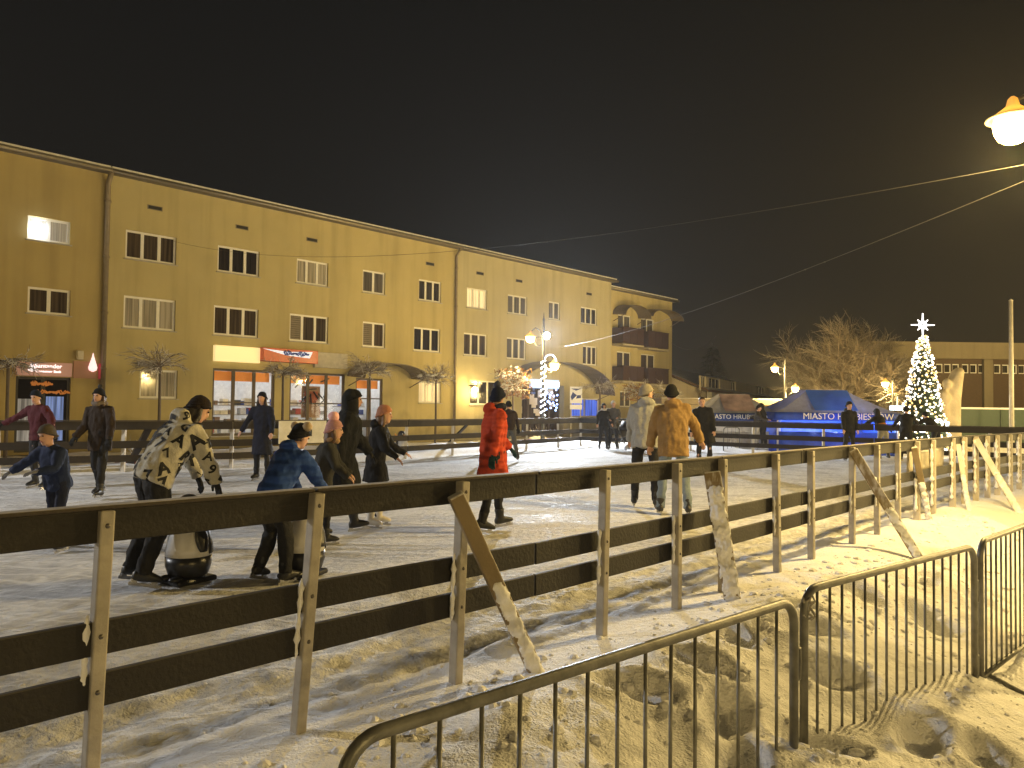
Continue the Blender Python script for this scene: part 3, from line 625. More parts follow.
for xx in (908, 986.5):
    m = MB(o7); u = FH.pix(xx, 390)[0]; FH.bx(m, u - .3, u + .3, SQ, zp - .004, .004, .25)
    m.build('pilaster', plaster('parapet_render', (.23, .195, .13)), b7)
for h in hh: window(FH, b7, h, 1, PANES[3], o7, sill=False, bar=.06)
# ------------------------------------------------------------------ street lamps (each with its own light)
IRON = mat('lamp_iron', (.045, .045, .045), rough=.45); ENAM = translucent(mat('lamp_enamel', (.78, .62, .34), rough=.35), .45)
def arm_pts(p, side, reach, drop):
    return [p, p + side * reach * .25 + V((0, 0, .42)), p + side * reach * .6 + V((0, 0, .55)), p + side * reach * .92 + V((0, 0, .38)), p + side * reach + V((0, 0, .12)), p + side * reach + V((0, 0, -drop))]
def lantern(root, c, power, big=True, bright=26., globe=SODIUM):
    """c: middle of the glass; broad enamelled shade above a glass bell"""
    m = MB(); m.lathe([(.02, .36), (.05, .33), (.07, .25), (.13, .2), (.2, .15), (.27, .115), (.275, .10), (.2, .11), (.02, .12)], c, 24); sh = m.build('lamp_shade', ENAM, root)
    m = MB(); m.lathe([(.19, .095), (.2, .04), (.185, -.05), (.15, -.12), (.09, -.165), (.01, -.175)], c, 20); m.build('lamp_glass', glow('sodium_glass', (1, .70, .27), bright), sh)
    l = bpy.data.lights.new('lamp_light', 'POINT'); l.energy = power; l.color = SODIUM; l.shadow_soft_size = .14
    o = bpy.data.objects.new('lamp_light', l); COL.objects.link(o); o.parent = root; o.location = V(c) + V((0, 0, -.36))
def street_lamp(label, loc, ang, lamps, H=5.2, group='street lamps round the square'):
    """lamps: list of (side +1/-1, height of lantern, reach, watts)"""
    t = thing('street_lamp', label, 'street lamp', loc, R(ang), group)
    m = MB(); m.lathe([(.17, 0), (.17, .25), (.12, .3), (.10, .8), (.12, .85), (.075, .95), (.06, H * .6), (.05, H - .1), (.07, H - .08), (.03, H), (.01, H + .25)], (0, 0, 0), 14); m.build('post', IRON, t)
    for sd, hz, reach, pw in lamps:
        s = V((sd, 0, 0)); m = MB(); p = V((0, 0, hz - .05)); pts = arm_pts(p, s, reach, -.02)
        sm = []
        for i in range(len(pts) - 1):
            for k in range(4): sm.append(pts[i].lerp(pts[i + 1], k / 4))
        sm.append(V((sd * reach, 0, hz + .34))); sm = [q for q in sm if q.z > hz + .33 or q.x * sd < reach * .93]
        m.tube(sm, .022, 7)
        m.tube([V((sd * .05, 0, hz - .1)) + V((sd * .18 * (1 - math.cos(a)), 0, .2 * math.sin(a))) for a in [i * .5 for i in range(12)]], .014, 6)
        m.build('arm', IRON, t); lantern(t, (sd * reach, 0, hz), pw)
    return t
gz = SQ
hN = at(1013, 128, 8.6); L_N = hN.z - SQ
street_lamp('lit lamp at the upper right corner in front of the barriers', (hN.x + .85, 8.6, SQ), 0, [(-1, L_N,   .85, 1450), (1, L_N - 1.2, .85, 500)], 5.5)
hD = at(543, 400, 34)
dl = street_lamp('tall lamp with two lit lanterns and a white floodlight before the arched entrance', (hD.x, 34, SQ), 8, [(-1, at(530, 339, 34).z - SQ, .6, 600), (1, at(553, 366, 34).z - SQ, .5, 600)], 5.9)
m = MB(); fz = at(545, 336, 34).z - SQ
m.box((.1, -.1, fz), (.34, .2, .34)); fl_ = m.build('floodlight', mat('flood_case', (.1, .1, .1)), dl, bevel=.02)
m = MB(); m.blob((.1, -.22, fz), .15, .03, .15); m.build('lens', glow('white_flood', (.85, .93, 1), 60), fl_)
def flood(root, c, aim, power, ang=110, col=(.82, .90, 1.0)):
    l = bpy.data.lights.new('flood_beam', 'SPOT'); l.energy = power; l.color = col; l.spot_size = R(ang); l.spot_blend = .6; l.shadow_soft_size = .16
    o = bpy.data.objects.new('flood_beam', l); COL.objects.link(o); o.parent = root; o.location = c
    w = root.matrix_basis @ V(c); o.rotation_euler = (Matrix.Rotation(-root.rotation_euler.z, 3, 'Z') @ (V(aim) - w).to_track_quat('-Z', 'Y').to_matrix()).to_euler()
flood(dl, (.1, -.45, fz), (1, 14, 0), 11000, 120)
lt = MB(); wr = MB(); gp_ = []
for k in range(70):
    a = k * .9; z = 1.6 + k * .035; r = .1; p = V((r * math.cos(a), r * math.sin(a), z)); gp_.append(p)
wr.tube([V((.085 * math.cos(k * .45), .085 * math.sin(k * .45), 1.6 + k * .0175)) for k in range(140)], .006, 4)
for k in range(26):
    a = 3.14 - k * .25; gp_.append(V((.3 + .27 * math.cos(a), 0, 3.95 + .33 * math.sin(a))))
bulb_string(lt, gp_, [.03] * len(gp_), [0] * len(gp_), 1); o = lt.build('light_garland', [glow('cold_bulb', (.85, .92, 1), 9), mat('black_rubber', (.02, .02, .02))], None); o.location = dl.location + V((0, 0, 0)); tag(o, 'string of white lights wound round the lamp post before the arched entrance', 'light string')
wr.build('cable', mat('black_rubber', (.02, .02, .02)), o)
hT = at(785, 400, 45)
street_lamp('lamp with two lit lanterns beside the large bare tree', (hT.x, 45, SQ), 0, [(-1, at(775, 369, 45).z - SQ, .6, 1500), (1, at(795, 389, 45).z - SQ, .6, 900)], 5.0)
hT = at(893, 400, 45)
street_lamp('lamp with one lantern between the bare tree and the lit Christmas tree', (hT.x, 45, SQ), 0, [(-1, at(886, 384, 45).z - SQ, .45, 900)], 3.9)
# further lamps of the same square, standing beside and behind the viewer
for x, y, pw in ((24, 15, 7000), (33, 27, 12000), (10, -9, 2400), (-7, -15, 1400), (-26, 17, 1300), (30, 36, 2000)):
    street_lamp('twin street lamp standing out of view at the edge of the square', (x, y, SQ), 40, [(-1, 5.3, .7, pw / 2), (1, 4.6, .7, pw / 2)], 5.9)
fm_ = thing('unseen_floodlight_mast', 'white floodlight mast standing out of view beside the rink', 'floodlight', (-17, 7, SQ))
m = MB(); m.lathe([(.1, 0), (.08, 5), (.07, 6.6)], seg=12); m.build('unseen_mast', IRON, fm_)
m = MB(); m.box((.15, .1, 6.5), (.4, .3, .4)); m.build('unseen_lamp_case', IRON, fm_); m = MB(); m.blob((.38, .1, 6.5), .03, .14, .14); m.build('lens', glow('white_flood', (.85, .93, 1), 60), fm_)
flood(fm_, (.6, .1, 6.4), (-1, 10, 0), 4300, 110, (.95, .95, .95))
# ------------------------------------------------------------------ rink fence
mat('dark_board', (.010, .0078, .006), rough=.7, spec=.12, var=.6, vscale=5, bump=.004, bscale=60)
def frosted(name, col, snow, lo, hi, nscale):
    m = snowy(name, col, snow=snow, lo=lo, hi=hi, nscale=nscale); return m
WOOD_D = frosted('frost_specked_board', (.008, .006, .0046), (.05, .045, .038), .10, .36, 21)
WOOD_C = snowy('board_cap', (.035, .026, .018), snow=(.38, .35, .30), lo=.72, hi=1.0, nscale=14)
POSTM = mat('galvanised_post', (.36, .33, .28), rough=.5, var=.22, vscale=9, bump=.002, bscale=60, metal=.1)
FROST = snowy('frosted_post', (.42, .38, .32), lo=.15, hi=.6, nscale=18)
PINE = snowy('brace_timber', (.22, .165, .09), snow=(.6, .58, .55), lo=.06, hi=.34, nscale=16)
SNOWL = mat('clinging_snow', (.8, .8, .82), rough=.75, var=.06, bump=.02, bscale=14)
def on_line(px):
    """point of the near fence line straight below picture column px"""
    best = None
    for a, b in zip(NEAR_LINE, NEAR_LINE[1:]):
        d = ray(px, 440); n = b - a
        den = d.x * n.y - d.y * n.x
        if abs(den) < 1e-9: continue
        t = (a.x * n.y - a.y * n.x) / den; q = V((d.x * t, d.y * t)); s = (q - a).dot(n) / n.length_squared
        if t > 0 and -.001 <= s <= 1.001: return q
    return None
fence = thing('rink_fence', 'dark three board fence on pale posts along the near side of the rink', 'fence', (.57, 4.99, 0)); fo = fence.location.copy()
# lean of each post, as seen: (column at top, column at foot)
posts = [(104, 92), (313, 296), (458, 452), (600, 597), (672, 672), (718, 718), (771, 773), (806.5, 807), (848, 848), (873, 872.5), (894, 893.5)]
frost = [(913, 912), (929, 930), (949, 948), (961, 961), (972.5, 973), (984, 984), (994, 994), (1007, 1007), (1016, 1016)]
post_xy = []
for k, (tx, bx_) in enumerate(posts + frost):
    q = on_line(tx); Rr = ray(bx_, 500); Y = q.y
    out = V((.70, -.714)) * .045
    f = V((EYE.x + Rr.x * Y / Rr.y, Y)) if k < 9 else q
    tp = V((q.x + out.x, q.y + out.y, 1.055)); ft = V((f.x + out.x, f.y + out.y, -.12))
    post_xy.append(q)
    m = MB(fo); w = .062 if k < len(posts) else .085
    m.beam(ft, tp, w, .05, up=(-.714, -.70, 0)); p = m.build('post', POSTM if k < len(posts) else FROST, fence, bevel=.006)
    sn = MB(fo); rs = []; fr_ = k >= len(posts); n = 34 if fr_ else 18; z0_, z1_ = (.12, 1.0) if fr_ else (.33, .68)
    for i in range(n):
        c = ft.lerp(tp, (z0_ + (z1_ - z0_) * i / (n - 1) + .12) / 1.175) + V((-.03, -.03, 0)); on = .5 + .5 * math.sin(i * 1.3 + k * 2) * math.sin(i * .37 + k)
        r_ = (.006 + (.026 if fr_ else .010) * max(0, on) * (.4 + .9 * rnd())) * (0.3 if i in (0, n - 1) else 1); rs.append([c + V((r_ * 1.1 * math.cos(t) * random.uniform(.75, 1.25), r_ * 1.1 * math.sin(t) * random.uniform(.75, 1.25), 0)) for t in [2 * math.pi * j / 8 for j in range(8)]])
    sn.rings(rs); sn.build('clinging_snow', SNOWL, p)
    for z in (1.0, .6, .4):
        bo = MB(fo); c = ft.lerp(tp, (z + .12) / 1.175) + V((.70, -.714, 0)) * .027; bo.blob(c, .011, .011, .011, seg=8, nr=4); bo.build('bolt', mat('bolt_steel', (.12, .11, .1), metal=.8, rough=.4), p)
def lerp_line(t): return t
joints = [V((-9, -4.9)), V((-3.6, .57)), on_line(313), on_line(535), on_line(718), on_line(800), on_line(894), on_line(961), V((10.2, 15.25)), V((15, 20))]
for a, b in zip(joints, joints[1:]):
    d = (b - a).normalized(); nrm = V((-d.y, d.x))
    for i, (z0, z1) in enumerate(((.935, 1.055), (.53, .655), (.34, .465))):
        j = random.uniform(-.003, .003) if i else 0; m = MB(fo); A = V((a.x + d.x * .006, a.y + d.y * .006, (z0 + z1) / 2 + j)); B = V((b.x - d.x * .006, b.y - d.y * .006, (z0 + z1) / 2 + (random.uniform(-.006, .006) if i else 0)))
        m.beam(A, B, .028, z1 - z0); bd = m.build('board', WOOD_D, fence, bevel=.004)
        if i == 0:
            m = MB(fo); m.beam(A + V((0, 0, .070)), B + V((0, 0, .070)), .075, .016); m.build('cap_rail', WOOD_C, fence, bevel=.005)
def wrinkle(me, amp, sc=9., seed=0.):
    o = V((seed, seed * .7, 0)); n = len(me.vertices); co = np.empty(n * 3, np.float32); no = np.empty(n * 3, np.float32)
    me.vertices.foreach_get('co', co); me.vertex_normals.foreach_get('vector', no); co = co.reshape(-1, 3); no = no.reshape(-1, 3); nz = mnoise.noise
    k = np.array([nz(V((x * sc, y * sc, z * sc * .55)) + o) + .5 * nz(V((x * sc * 2.3, y * sc * 2.3, z * sc * 1.4)) - o) for x, y, z in co.tolist()], np.float32)
    co += no * (k * amp)[:, None]; me.vertices.foreach_set('co', co.ravel()); me.update()
def brace(tpx, tz, fpx, w, h, kind, dout=None):
    q = on_line(tpx[0]); Yt = q.y - .17; rt_ = ray(tpx[0], 440); t3 = V((rt_.x * Yt / rt_.y, Yt, tz)); Y = fpx[2]; f3 = at(fpx[0], fpx[1], Y); gzf = ground_z(f3.x, f3.y)
    f3.z = min(f3.z, gzf) - .12 if f3.z > gzf else f3.z - .05
    m = MB(fo); n = 9; dvec = (f3 - t3).normalized(); sd = dvec.cross(V((0, 0, 1))).normalized(); upv = (V((EYE.x, EYE.y, 2.6)) - (f3 + t3) / 2); upv = (upv - dvec * upv.dot(dvec)).normalized(); sd = dvec.cross(upv).normalized()
    m.beam(f3, t3, w, h, up=upv); br = m.build('brace', PINE, fence, bevel=.008)
    if kind:
        s = MB(fo); rs = []; n = 40
        for i in range(n):
            tt = (.42 if kind == 1 else .1) + (.58 if kind == 1 else .88) * i / (n - 1); c = t3.lerp(f3, tt) + upv * (h * .42)
            ww = w * .50 * (1 + .16 * math.sin(i * 2.3) * math.sin(i * .9 + 1)); hh_ = .022 * (1 + .5 * math.sin(i * 1.1 + w * 40))
            if i in (0, n - 1): ww *= .5; hh_ *= .4
            rs.append([c + sd * ww * math.cos(a) + upv * hh_ * math.sin(a) for a in [2 * math.pi * j / 14 for j in range(14)]])
        s.rings(rs); me = remeshed(s, .007 if kind == 2 else .010, 0, 'snow_cover'); wrinkle(me, .010, 44 if kind == 2 else 22, tpx[0]); wrinkle(me, .004, 90, 3); me.materials.append(SNOWL); link('snow_cover', me, br)
    return br
brace((456, 0), 1.0, (545, 665, 4.25), .082, .06, 1)
brace((712, 0), .97, (735, 596, 5.85), .125, .05, 2)
brace((853, 0), 1.02, (938, 547, 7.95), .095, .085, 1)
brace((914, 0), .98, (931, 512, 10.4), .08, .06, 1)
brace((958, 0), .95, (970, 487, 11.6), .07, .06, 1)
brace((976, 0), 1.0, (1025, 500, 11.75), .10, .08, 1)
# cream sheet in the gap between the boards
a, b = on_line(912), on_line(948)
sh = thing('cream_panel', 'cream coloured panel fixed behind the posts of the near fence', 'panel', (a.x, a.y, 0)); m = MB(sh.location)
rs = []
for i in range(15):
    q = a.lerp(b, i / 14); rs.append([V((q.x - .05 + .012 * math.sin(i * 1.7 + z * 9), q.y + .05 + .012 * math.cos(i * 2.1 + z * 7), z)) for z in (.60, .66, .73, .8, .87, .93)])
m.rings(rs, cap=False, closed=False); o = m.build('sheet', mat('cream_plastic', (.55, .48, .34), rough=.45, bump=.01, bscale=9), sh); o.modifiers.new('s', 'SOLIDIFY').thickness = .012
# ---- fence round the far sides
ff = thing('rink_fence', 'dark three board fence round the far sides of the rink', 'fence', (1.7, 27.6, 0)); f2 = ff.location.copy()
FP = [V((-22, 6.5)), V((-9.8, 14.7)), V((-6.2, 17.2)), V((-2.8, 20.9)), V((1.7, 27.6)), V((2.6, 29.2)), V((15, 20))]
FPOST = mat('far_post', (.5, .46, .38), rough=.6); FB_ = mat('far_board', (.022, .016, .011), rough=.7, var=.3)
for a, b in zip(FP, FP[1:]):
    L = (b - a).length; n = max(1, int(L / 2.0)); d = (b - a) / L; nr = V((d.y, -d.x))
    if nr.dot(V((0, 14)) - a) < 0: nr = -nr
    for i in range(n):
        q = a.lerp(b, i / n) - nr * .05
        if q.x > -14:
            m = MB(f2); m.beam((q.x + random.uniform(-.06, .06), q.y, -.5), (q.x, q.y, 1.04), .075, .06); m.build('post', FPOST, ff)
    k = max(1, int(L / 4))
    for i in range(k):
        A, B = a.lerp(b, i / k), a.lerp(b, (i + .995) / k)
        for (z0, z1) in ((.88, 1.05), (.5, .65), (.22, .36)):
            m = MB(f2); m.beam((A.x, A.y, (z0 + z1) / 2), (B.x, B.y, (z0 + z1) / 2), .03, z1 - z0); m.build('board', FB_, ff)
        m = MB(f2); m.beam((A.x, A.y, 1.066), (B.x, B.y, 1.066), .1, .025); m.build('cap_rail', WOOD_C, ff)
# ------------------------------------------------------------------ crowd barriers
STEEL = mat('galvanised_tube', (.17, .17, .165), rough=.45, metal=.5, var=.3, vscale=14, bump=.0015, bscale=80)
def barrier(label, A, B, zt, zb, nb=15, group='crowd barriers in the foreground', extra=None):
    A, B = V(A), V(B); c = (A + B) / 2
    t = thing('crowd_barrier', label, 'barrier', (c.x, c.y, zb), 0, group); off = t.location.copy()
    d = V((B.x - A.x, B.y - A.y, 0)); L = d.length; d /= L; nrm = V((-d.y, d.x, 0))
    r = .11
    def P(u, z): return V((A.x, A.y, 0)) + d * u + V((0, 0, z + (u / L - .5) * 0))
    pts = [P(0, zb + .16)] + [P(0, zt - r - .02)] + [P(r - r * math.cos(a), zt - r + r * math.sin(a)) for a in [math.pi / 2 * i / 6 for i in range(1, 7)]] + [P(L - r + r * math.sin(a), zt - r + r * math.cos(a)) for a in [math.pi / 2 * i / 6 for i in range(0, 7)]] + [P(L, zb + .16)]
    m = MB(off); m.tube(pts, .0205, 12); m.build('tube_frame', STEEL, t)
    m = MB(off); m.tube([P(.0, zb + .17), P(L, zb + .17)], .018, 10); m.build('bottom_rail', STEEL, t)
    for i in range(nb):
        u = L * (i + 1) / (nb + 1); b_ = random.uniform(-.004, .004)
        m = MB(off); m.tube([P(u, zb + .17), P(u + b_, (zb + zt) / 2), P(u, zt - .01 if r < u < L - r else zt - .035)], .0075, 8); m.build('bar', STEEL, t)
    for u in (.16, L - .16):
        m = MB(off); f = P(u, zb + .03); m.tube([f - nrm * .33 - V((0, 0, .03)), f - nrm * .22 + V((0, 0, .05)), P(u, zb + .16), f + nrm * .22 + V((0, 0, .05)), f + nrm * .33 - V((0, 0, .03))], .017, 9); m.build('foot', STEEL, t)
    m = MB(off)
    for z in (zt - .30, zb + .3): m.tube([P(L, z) + V((0, 0, .07)), P(L + .05, z + .07), P(L + .055, z), P(L + .05, z - .07), P(L, z - .07)], .010, 8)
    m.build('hook', STEEL, t)
    return t
b1p, b1q = at(343, 738, 2.03), at(794, 599, 3.60); b2p, b2q = at(804, 588, 3.80), at(974, 544.5, 5.10); b3p, b3q = at(980, 540, 5.28), at(1024, 525, 6.05)
b3q = b3p + (b3q - b3p).normalized() * 2.1; b3q.z = b3p.z
barrier('galvanised barrier nearest the viewer with snow heaped behind its bars', b1p, b1q, .57, -.52, 14)
bb2 = barrier('galvanised barrier between the nearest one and the one at the right edge', b2p, b2q, .57, -.52, 16)
barrier('galvanised barrier cut off by the right edge of the picture', b3p, b3q, .57, -.52, 16)
barrier('galvanised barrier whose corner just shows at the bottom left', (-1.9, .55, 0), at(281, 764, 1.88), .56, -.52, 14)
m = MB(); 
for k in range(7): m.tube([V(b2p) + V((.02 + .03 * math.sin(k * 2.1 + j), .01 + .03 * math.cos(j * 1.7 + k), .57 - .62 - .0 + .16 - V(b2p).z + .45 - .02 * j - .012 * k)) for j in range(5)], .006, 5)
o = m.build('plastic_tie', mat('torn_plastic', (.35, .33, .3), rough=.4)); tag(o, 'torn plastic strip tied round the joint of the two front barriers', 'tie')
pb = at(731, 440, 26); barrier('small pale barrier standing before the grey tent', (pb.x - .25, 26, 0), (pb.x + .35, 26.2, 0), .85, -.5, 3, group=None)
# ------------------------------------------------------------------ trees
BARK = snowy('snowy_bark', (.10, .075, .05), lo=.35, hi=.9, nscale=4)
TWIG = snowy('snowy_twig', (.13, .09, .055), lo=-.15, hi=.35, nscale=5)
def twig(mb, p, d, L, r, droop, lvl, m=0):
    pts = [p]; q = p.copy(); dd = d.copy(); n = 4
    for i in range(n):
        dd = (dd + V((random.uniform(-.22, .22), random.uniform(-.22, .22), random.uniform(-.2, .2) - droop)) * .6).normalized(); q = q + dd * (L / n); pts.append(q.copy())
    mb.tube(pts, [r, r * .85, r * .7, r * .55, r * .4], 4 if r < .03 else 6, m, cap=False)
    if lvl:
        for i in range(lvl_n[lvl]):
            s = random.uniform(.25, 1); k = min(int(s * n), n - 1); b = pts[k].lerp(pts[k + 1], s * n - k)
            nd = (dd + V((random.uniform(-1, 1), random.uniform(-1, 1), random.uniform(-.5, .9))) * .95).normalized()
            twig(mb, b, nd, L * random.uniform(.45, .7), max(r * .5, rmin), droop, lvl - 1, m)
def street_tree(label, px, py, Y, width, hgt, dens=1., leaves=None, snow=0, base_px=None):
    global lvl_n, rmin
    c = at(px, py, Y); t = thing('street_tree', label, 'tree', (c.x, Y, SQ), 0, 'small clipped trees along the shop fronts')
    zc = c.z - SQ; m = MB(); zb = zc - hgt * .30
    m.tube([(0, 0, -.1), (.02, 0, zb * .5), (0, .02, zb), (.02, 0, zc)], [.06, .05, .045, .03], 8); m.build('trunk', BARK, t)
    m = MB(); lvl_n = [0, int(4 * dens), 4]; rmin = .009
    for i in range(int(26 * dens)):
        a = random.uniform(0, 6.28); el = random.uniform(.05, 1.0); d = V((math.cos(a) * math.cos(el), math.sin(a) * math.cos(el), math.sin(el) * hgt / width * 1.3)).normalized()
        twig(m, V((0, 0, zb + (zc - zb) * rnd())), d, width * .42 * random.uniform(.7, 1.1), .022, .12, 2)
    mats_ = [TWIG]
    if leaves:
        mats_.append(mat('dead_leaf', leaves, rough=.7, var=.4, vscale=3))
        for i in range(420):
            a = random.uniform(0, 6.28); rr = width * .5 * math.sqrt(rnd()); z = zc + hgt * random.uniform(-.5, .35)
            p = V((rr * math.cos(a), rr * math.sin(a), z)); v1 = V((random.uniform(-1, 1), random.uniform(-1, 1), random.uniform(-1, .4))).normalized() * .075; v2 = v1.cross(V((rnd(), rnd(), rnd()))).normalized() * .04
            m.add([p - v1, p + v2, p + v1, p - v2], [(0, 1, 2, 3)], 1)
    cr_ = m.build('crown', mats_, t, fix=False)
    if snow:
        for i in range(snow):
            m = MB()
            a = random.uniform(0, 6.28); rr = width * .48 * math.sqrt(rnd()); z = zc + hgt * (.45 - .5 * (rr / width * 2) ** 2) * random.uniform(.3, 1.05)
            m.blob((rr * math.cos(a), rr * math.sin(a), z), random.uniform(.05, .12), random.uniform(.05, .12), random.uniform(.03, .06), seg=8, nr=5); m.build('snow_clump', SNOWL, cr_)
street_tree('small bare umbrella shaped tree cut off by the left edge beside the bank', 8, 360, 23, 1.9, .75)
street_tree('small bare umbrella shaped tree before the pale ground floor window', 160, 362, 25.5, 1.75, .75)
street_tree('small bare tree below the red shop sign', 283, 370, 29, 1.55, .7)
street_tree('small bare tree at the shop door with the brown awning', 370, 368, 33, 1.75, 1.0)
street_tree('small twiggy tree with a snowy crown before the lit flat window', 436, 377, 37, 1.8, 1.1, 1.2, snow=14)
street_tree('small tree with brown leaves and thick snow clumps left of the arched entrance', 513, 381, 35, 1.75, 1.6, 1.2, (.30, .16, .06), 34)
street_tree('flat topped small tree right of the arched entrance', 600, 385, 43, 1.9, .5, .8)
street_tree('small tree with brown leaves below the balconies', 638, 391, 46, 1.9, 1.2, 1.1, (.26, .14, .05), 6)
street_tree('small bare tree behind the two men at the end of the balcony block', 668, 393, 48, 1.9, 1.0, 1.)
# the large bare tree
bt = thing('bare_tree', 'large bare tree with fine frosted twigs behind the blue tents', 'tree', (at(848, 400, 50).x, 50, SQ)); m = MB()
m.tube([(0, 0, -.1), (.05, 0, .9), (0, .05, 1.8)], [.32, .26, .24], 10); m.build('trunk', BARK, bt)
m = MB(); lvl_n = [0, 9, 9, 8]; rmin = .010
for i in range(27):
    a = i * 2.4 + rnd(); el = random.uniform(.12, 1.25); d = V((math.cos(a) * math.cos(el), math.sin(a) * math.cos(el), math.sin(el)))
    twig(m, V((0, 0, random.uniform(1.4, 2.2))), d, random.uniform(2.6, 3.5) * (1.0 if el < .7 else 1.15), .09, .03, 3)
m.build('crown', snowy('brown_twig', (.095, .072, .05), snow=(.5, .48, .45), lo=.1, hi=.7), bt, fix=False)
# dark spruce far behind the low house
st_ = thing('spruce_tree', 'dark spruce barely visible behind the snowy pitched roof', 'tree', (at(712, 400, 105).x, 105, SQ)); m = MB(); m.tube([(0, 0, 0), (0, 0, 11)], [.25, .03], 6); m.build('trunk', BARK, st_)
m = MB(); rmin = .03; lvl_n = [0, 6]
for i in range(110):
    z = 2 + 8.6 * i / 110; a = i * 2.4; twig(m, V((0, 0, z)), V((math.cos(a), math.sin(a), .05)), 3.3 * (1 - (z - 2) / 9.6) + .3, .04, .18, 1)
m.build('crown', snowy('spruce_needles', (.03, .045, .025), lo=.5, hi=1.2), st_, fix=False)
# ------------------------------------------------------------------ lit Christmas tree
XY = 34.; xc = at(923, 400, XY).x; xt = thing('christmas_tree', 'tall cone Christmas tree covered in white lights with a star on top', 'Christmas tree', (xc, XY, SQ))
zt = at(923, 336, XY).z - SQ
m = MB(); m.tube([(0, 0, 0), (0, 0, zt)], [.10, .03], 8); m.build('trunk', BARK, xt)
m = MB()
def xr(z): f = z / zt; return .12 + 1.0 * (1 - f) ** .8 * (1.0 if f > .12 else .86)
for i in range(5200):
    f = 1 - math.sqrt(rnd()) ; z = .25 + f * (zt - .25); a = rnd() * 6.28; r0 = xr(z) * random.uniform(.45, .8); r1 = xr(z) * random.uniform(.85, 1.04)
    p = V((r0 * math.cos(a), r0 * math.sin(a), z + .08)); q = V((r1 * math.cos(a + .1), r1 * math.sin(a + .1), z - .07)); s = V((-math.sin(a), math.cos(a), .3)) * .05
    m.add([p, (p + q) / 2 + s, q, (p + q) / 2 - s], [(0, 1, 2, 3)])
m.build('crown', mat('fir_green', (.035, .06, .025), rough=.7, var=.3), xt, fix=False)
BULB = glow('warm_white_bulb', (1, .93, .78), 3.6); BULB2 = glow('gold_bulb', (1, .66, .28), 1.3)
for k in range(10):
    m = MB(); wire = []; sz_ = []; mt_ = []
    for i in range(105):
        f = (k + i / 105) / 10; f = f ** 1.1; z = .3 + (zt - .35) * f; a = i * .47 + k * 1.7 + random.uniform(-.2, .2); r = xr(z) * random.uniform(.80, 1.07) * (1 + .06 * math.sin(z * 9)); z += random.uniform(-.09, .09)
        p = V((r * math.cos(a), r * math.sin(a), z)); wire.append(p); s = random.uniform(.026, .055); sz_.append(s); mt_.append(0 if rnd() < .6 else 1)
    bulb_string(m, wire, sz_, mt_); ls = m.build('light_string', [BULB, BULB2, mat('green_wire', (.01, .02, .01))], xt)
for k in range(9):
    a0 = k * .7; z0 = 1.35 + .1 * math.sin(k * 2); m = MB(); r = xr(z0) * 1.05; n = 16; pp_ = []
    for i in range(n):
        b_ = 2 * math.pi * i / n; u = .22 * math.cos(b_); z = z0 + .2 * math.sin(b_); p = V((r * math.cos(a0 + u), r * math.sin(a0 + u), z)); pp_.append(p)
    bulb_string(m, pp_ + pp_[:1], [.042] * (n + 1), [0] * (n + 1), 1); m.build('light_loop', [glow('cold_bulb2', (.88, .93, 1), 4.5), mat('green_wire', (.01, .02, .01))], xt)
m = MB(); sc_ = V((0, 0, at(923, 325, XY).z - SQ))
for k in range(8):
    a = k * math.pi / 4 + math.pi / 2; L = .52 if k % 2 == 0 else .32; d = V((math.cos(a), 0, math.sin(a))); s = V((-math.sin(a), 0, math.cos(a)))
    m.rings([[sc_ + d * .06 + s * .035 + V((0, -.03, 0)), sc_ + d * .06 - s * .035 + V((0, -.03, 0)), sc_ + d * .06 - s * .035 + V((0, .03, 0)), sc_ + d * .06 + s * .035 + V((0, .03, 0))],
             [sc_ + d * L + s * .018 + V((0, -.02, 0)), sc_ + d * L - s * .018 + V((0, -.02, 0)), sc_ + d * L - s * .018 + V((0, .02, 0)), sc_ + d * L + s * .018 + V((0, .02, 0))]], smooth=False)
m.tube([sc_ + V((.17 * math.cos(a), 0, .17 * math.sin(a))) for a in [i * math.pi / 8 for i in range(17)]], .025, 6)
m.tube([V((0, 0, zt - .1)), sc_], .03, 6)
m.build('star', glow('star_white', (.92, .95, 1), 2.6), xt)
xl = bpy.data.lights.new('tree_glow', 'POINT'); xl.energy = 260; xl.color = (1, .85, .62); xl.shadow_soft_size = .9
o = bpy.data.objects.new('tree_glow', xl); COL.objects.link(o); o.parent = xt; o.location = (0, -1.6, 1.6)
sx_ = at(896, 408, 33); ls = thing('lit_sign', 'small bluish white lit sign left of the Christmas tree', 'sign', (sx_.x, 33, SQ)); m = MB(); m.beam((0, 0, 0), (0, 0, 1.75), .06, .06); m.build('post', IRON, ls)
m = MB(); m.box((0, 0, sx_.z - SQ), (.52, .12, .2)); m.build('light_box', glow('bluewhite_box', (.6, .78, 1), 2.2), ls, bevel=.02); m = MB(); m.beam((.05, 0, sx_.z - SQ + .1), (.05, 0, sx_.z - SQ + .5), .05, .05); m.build('lit_spike', glow('white_spike', (.9, .8, .6), .8), ls)
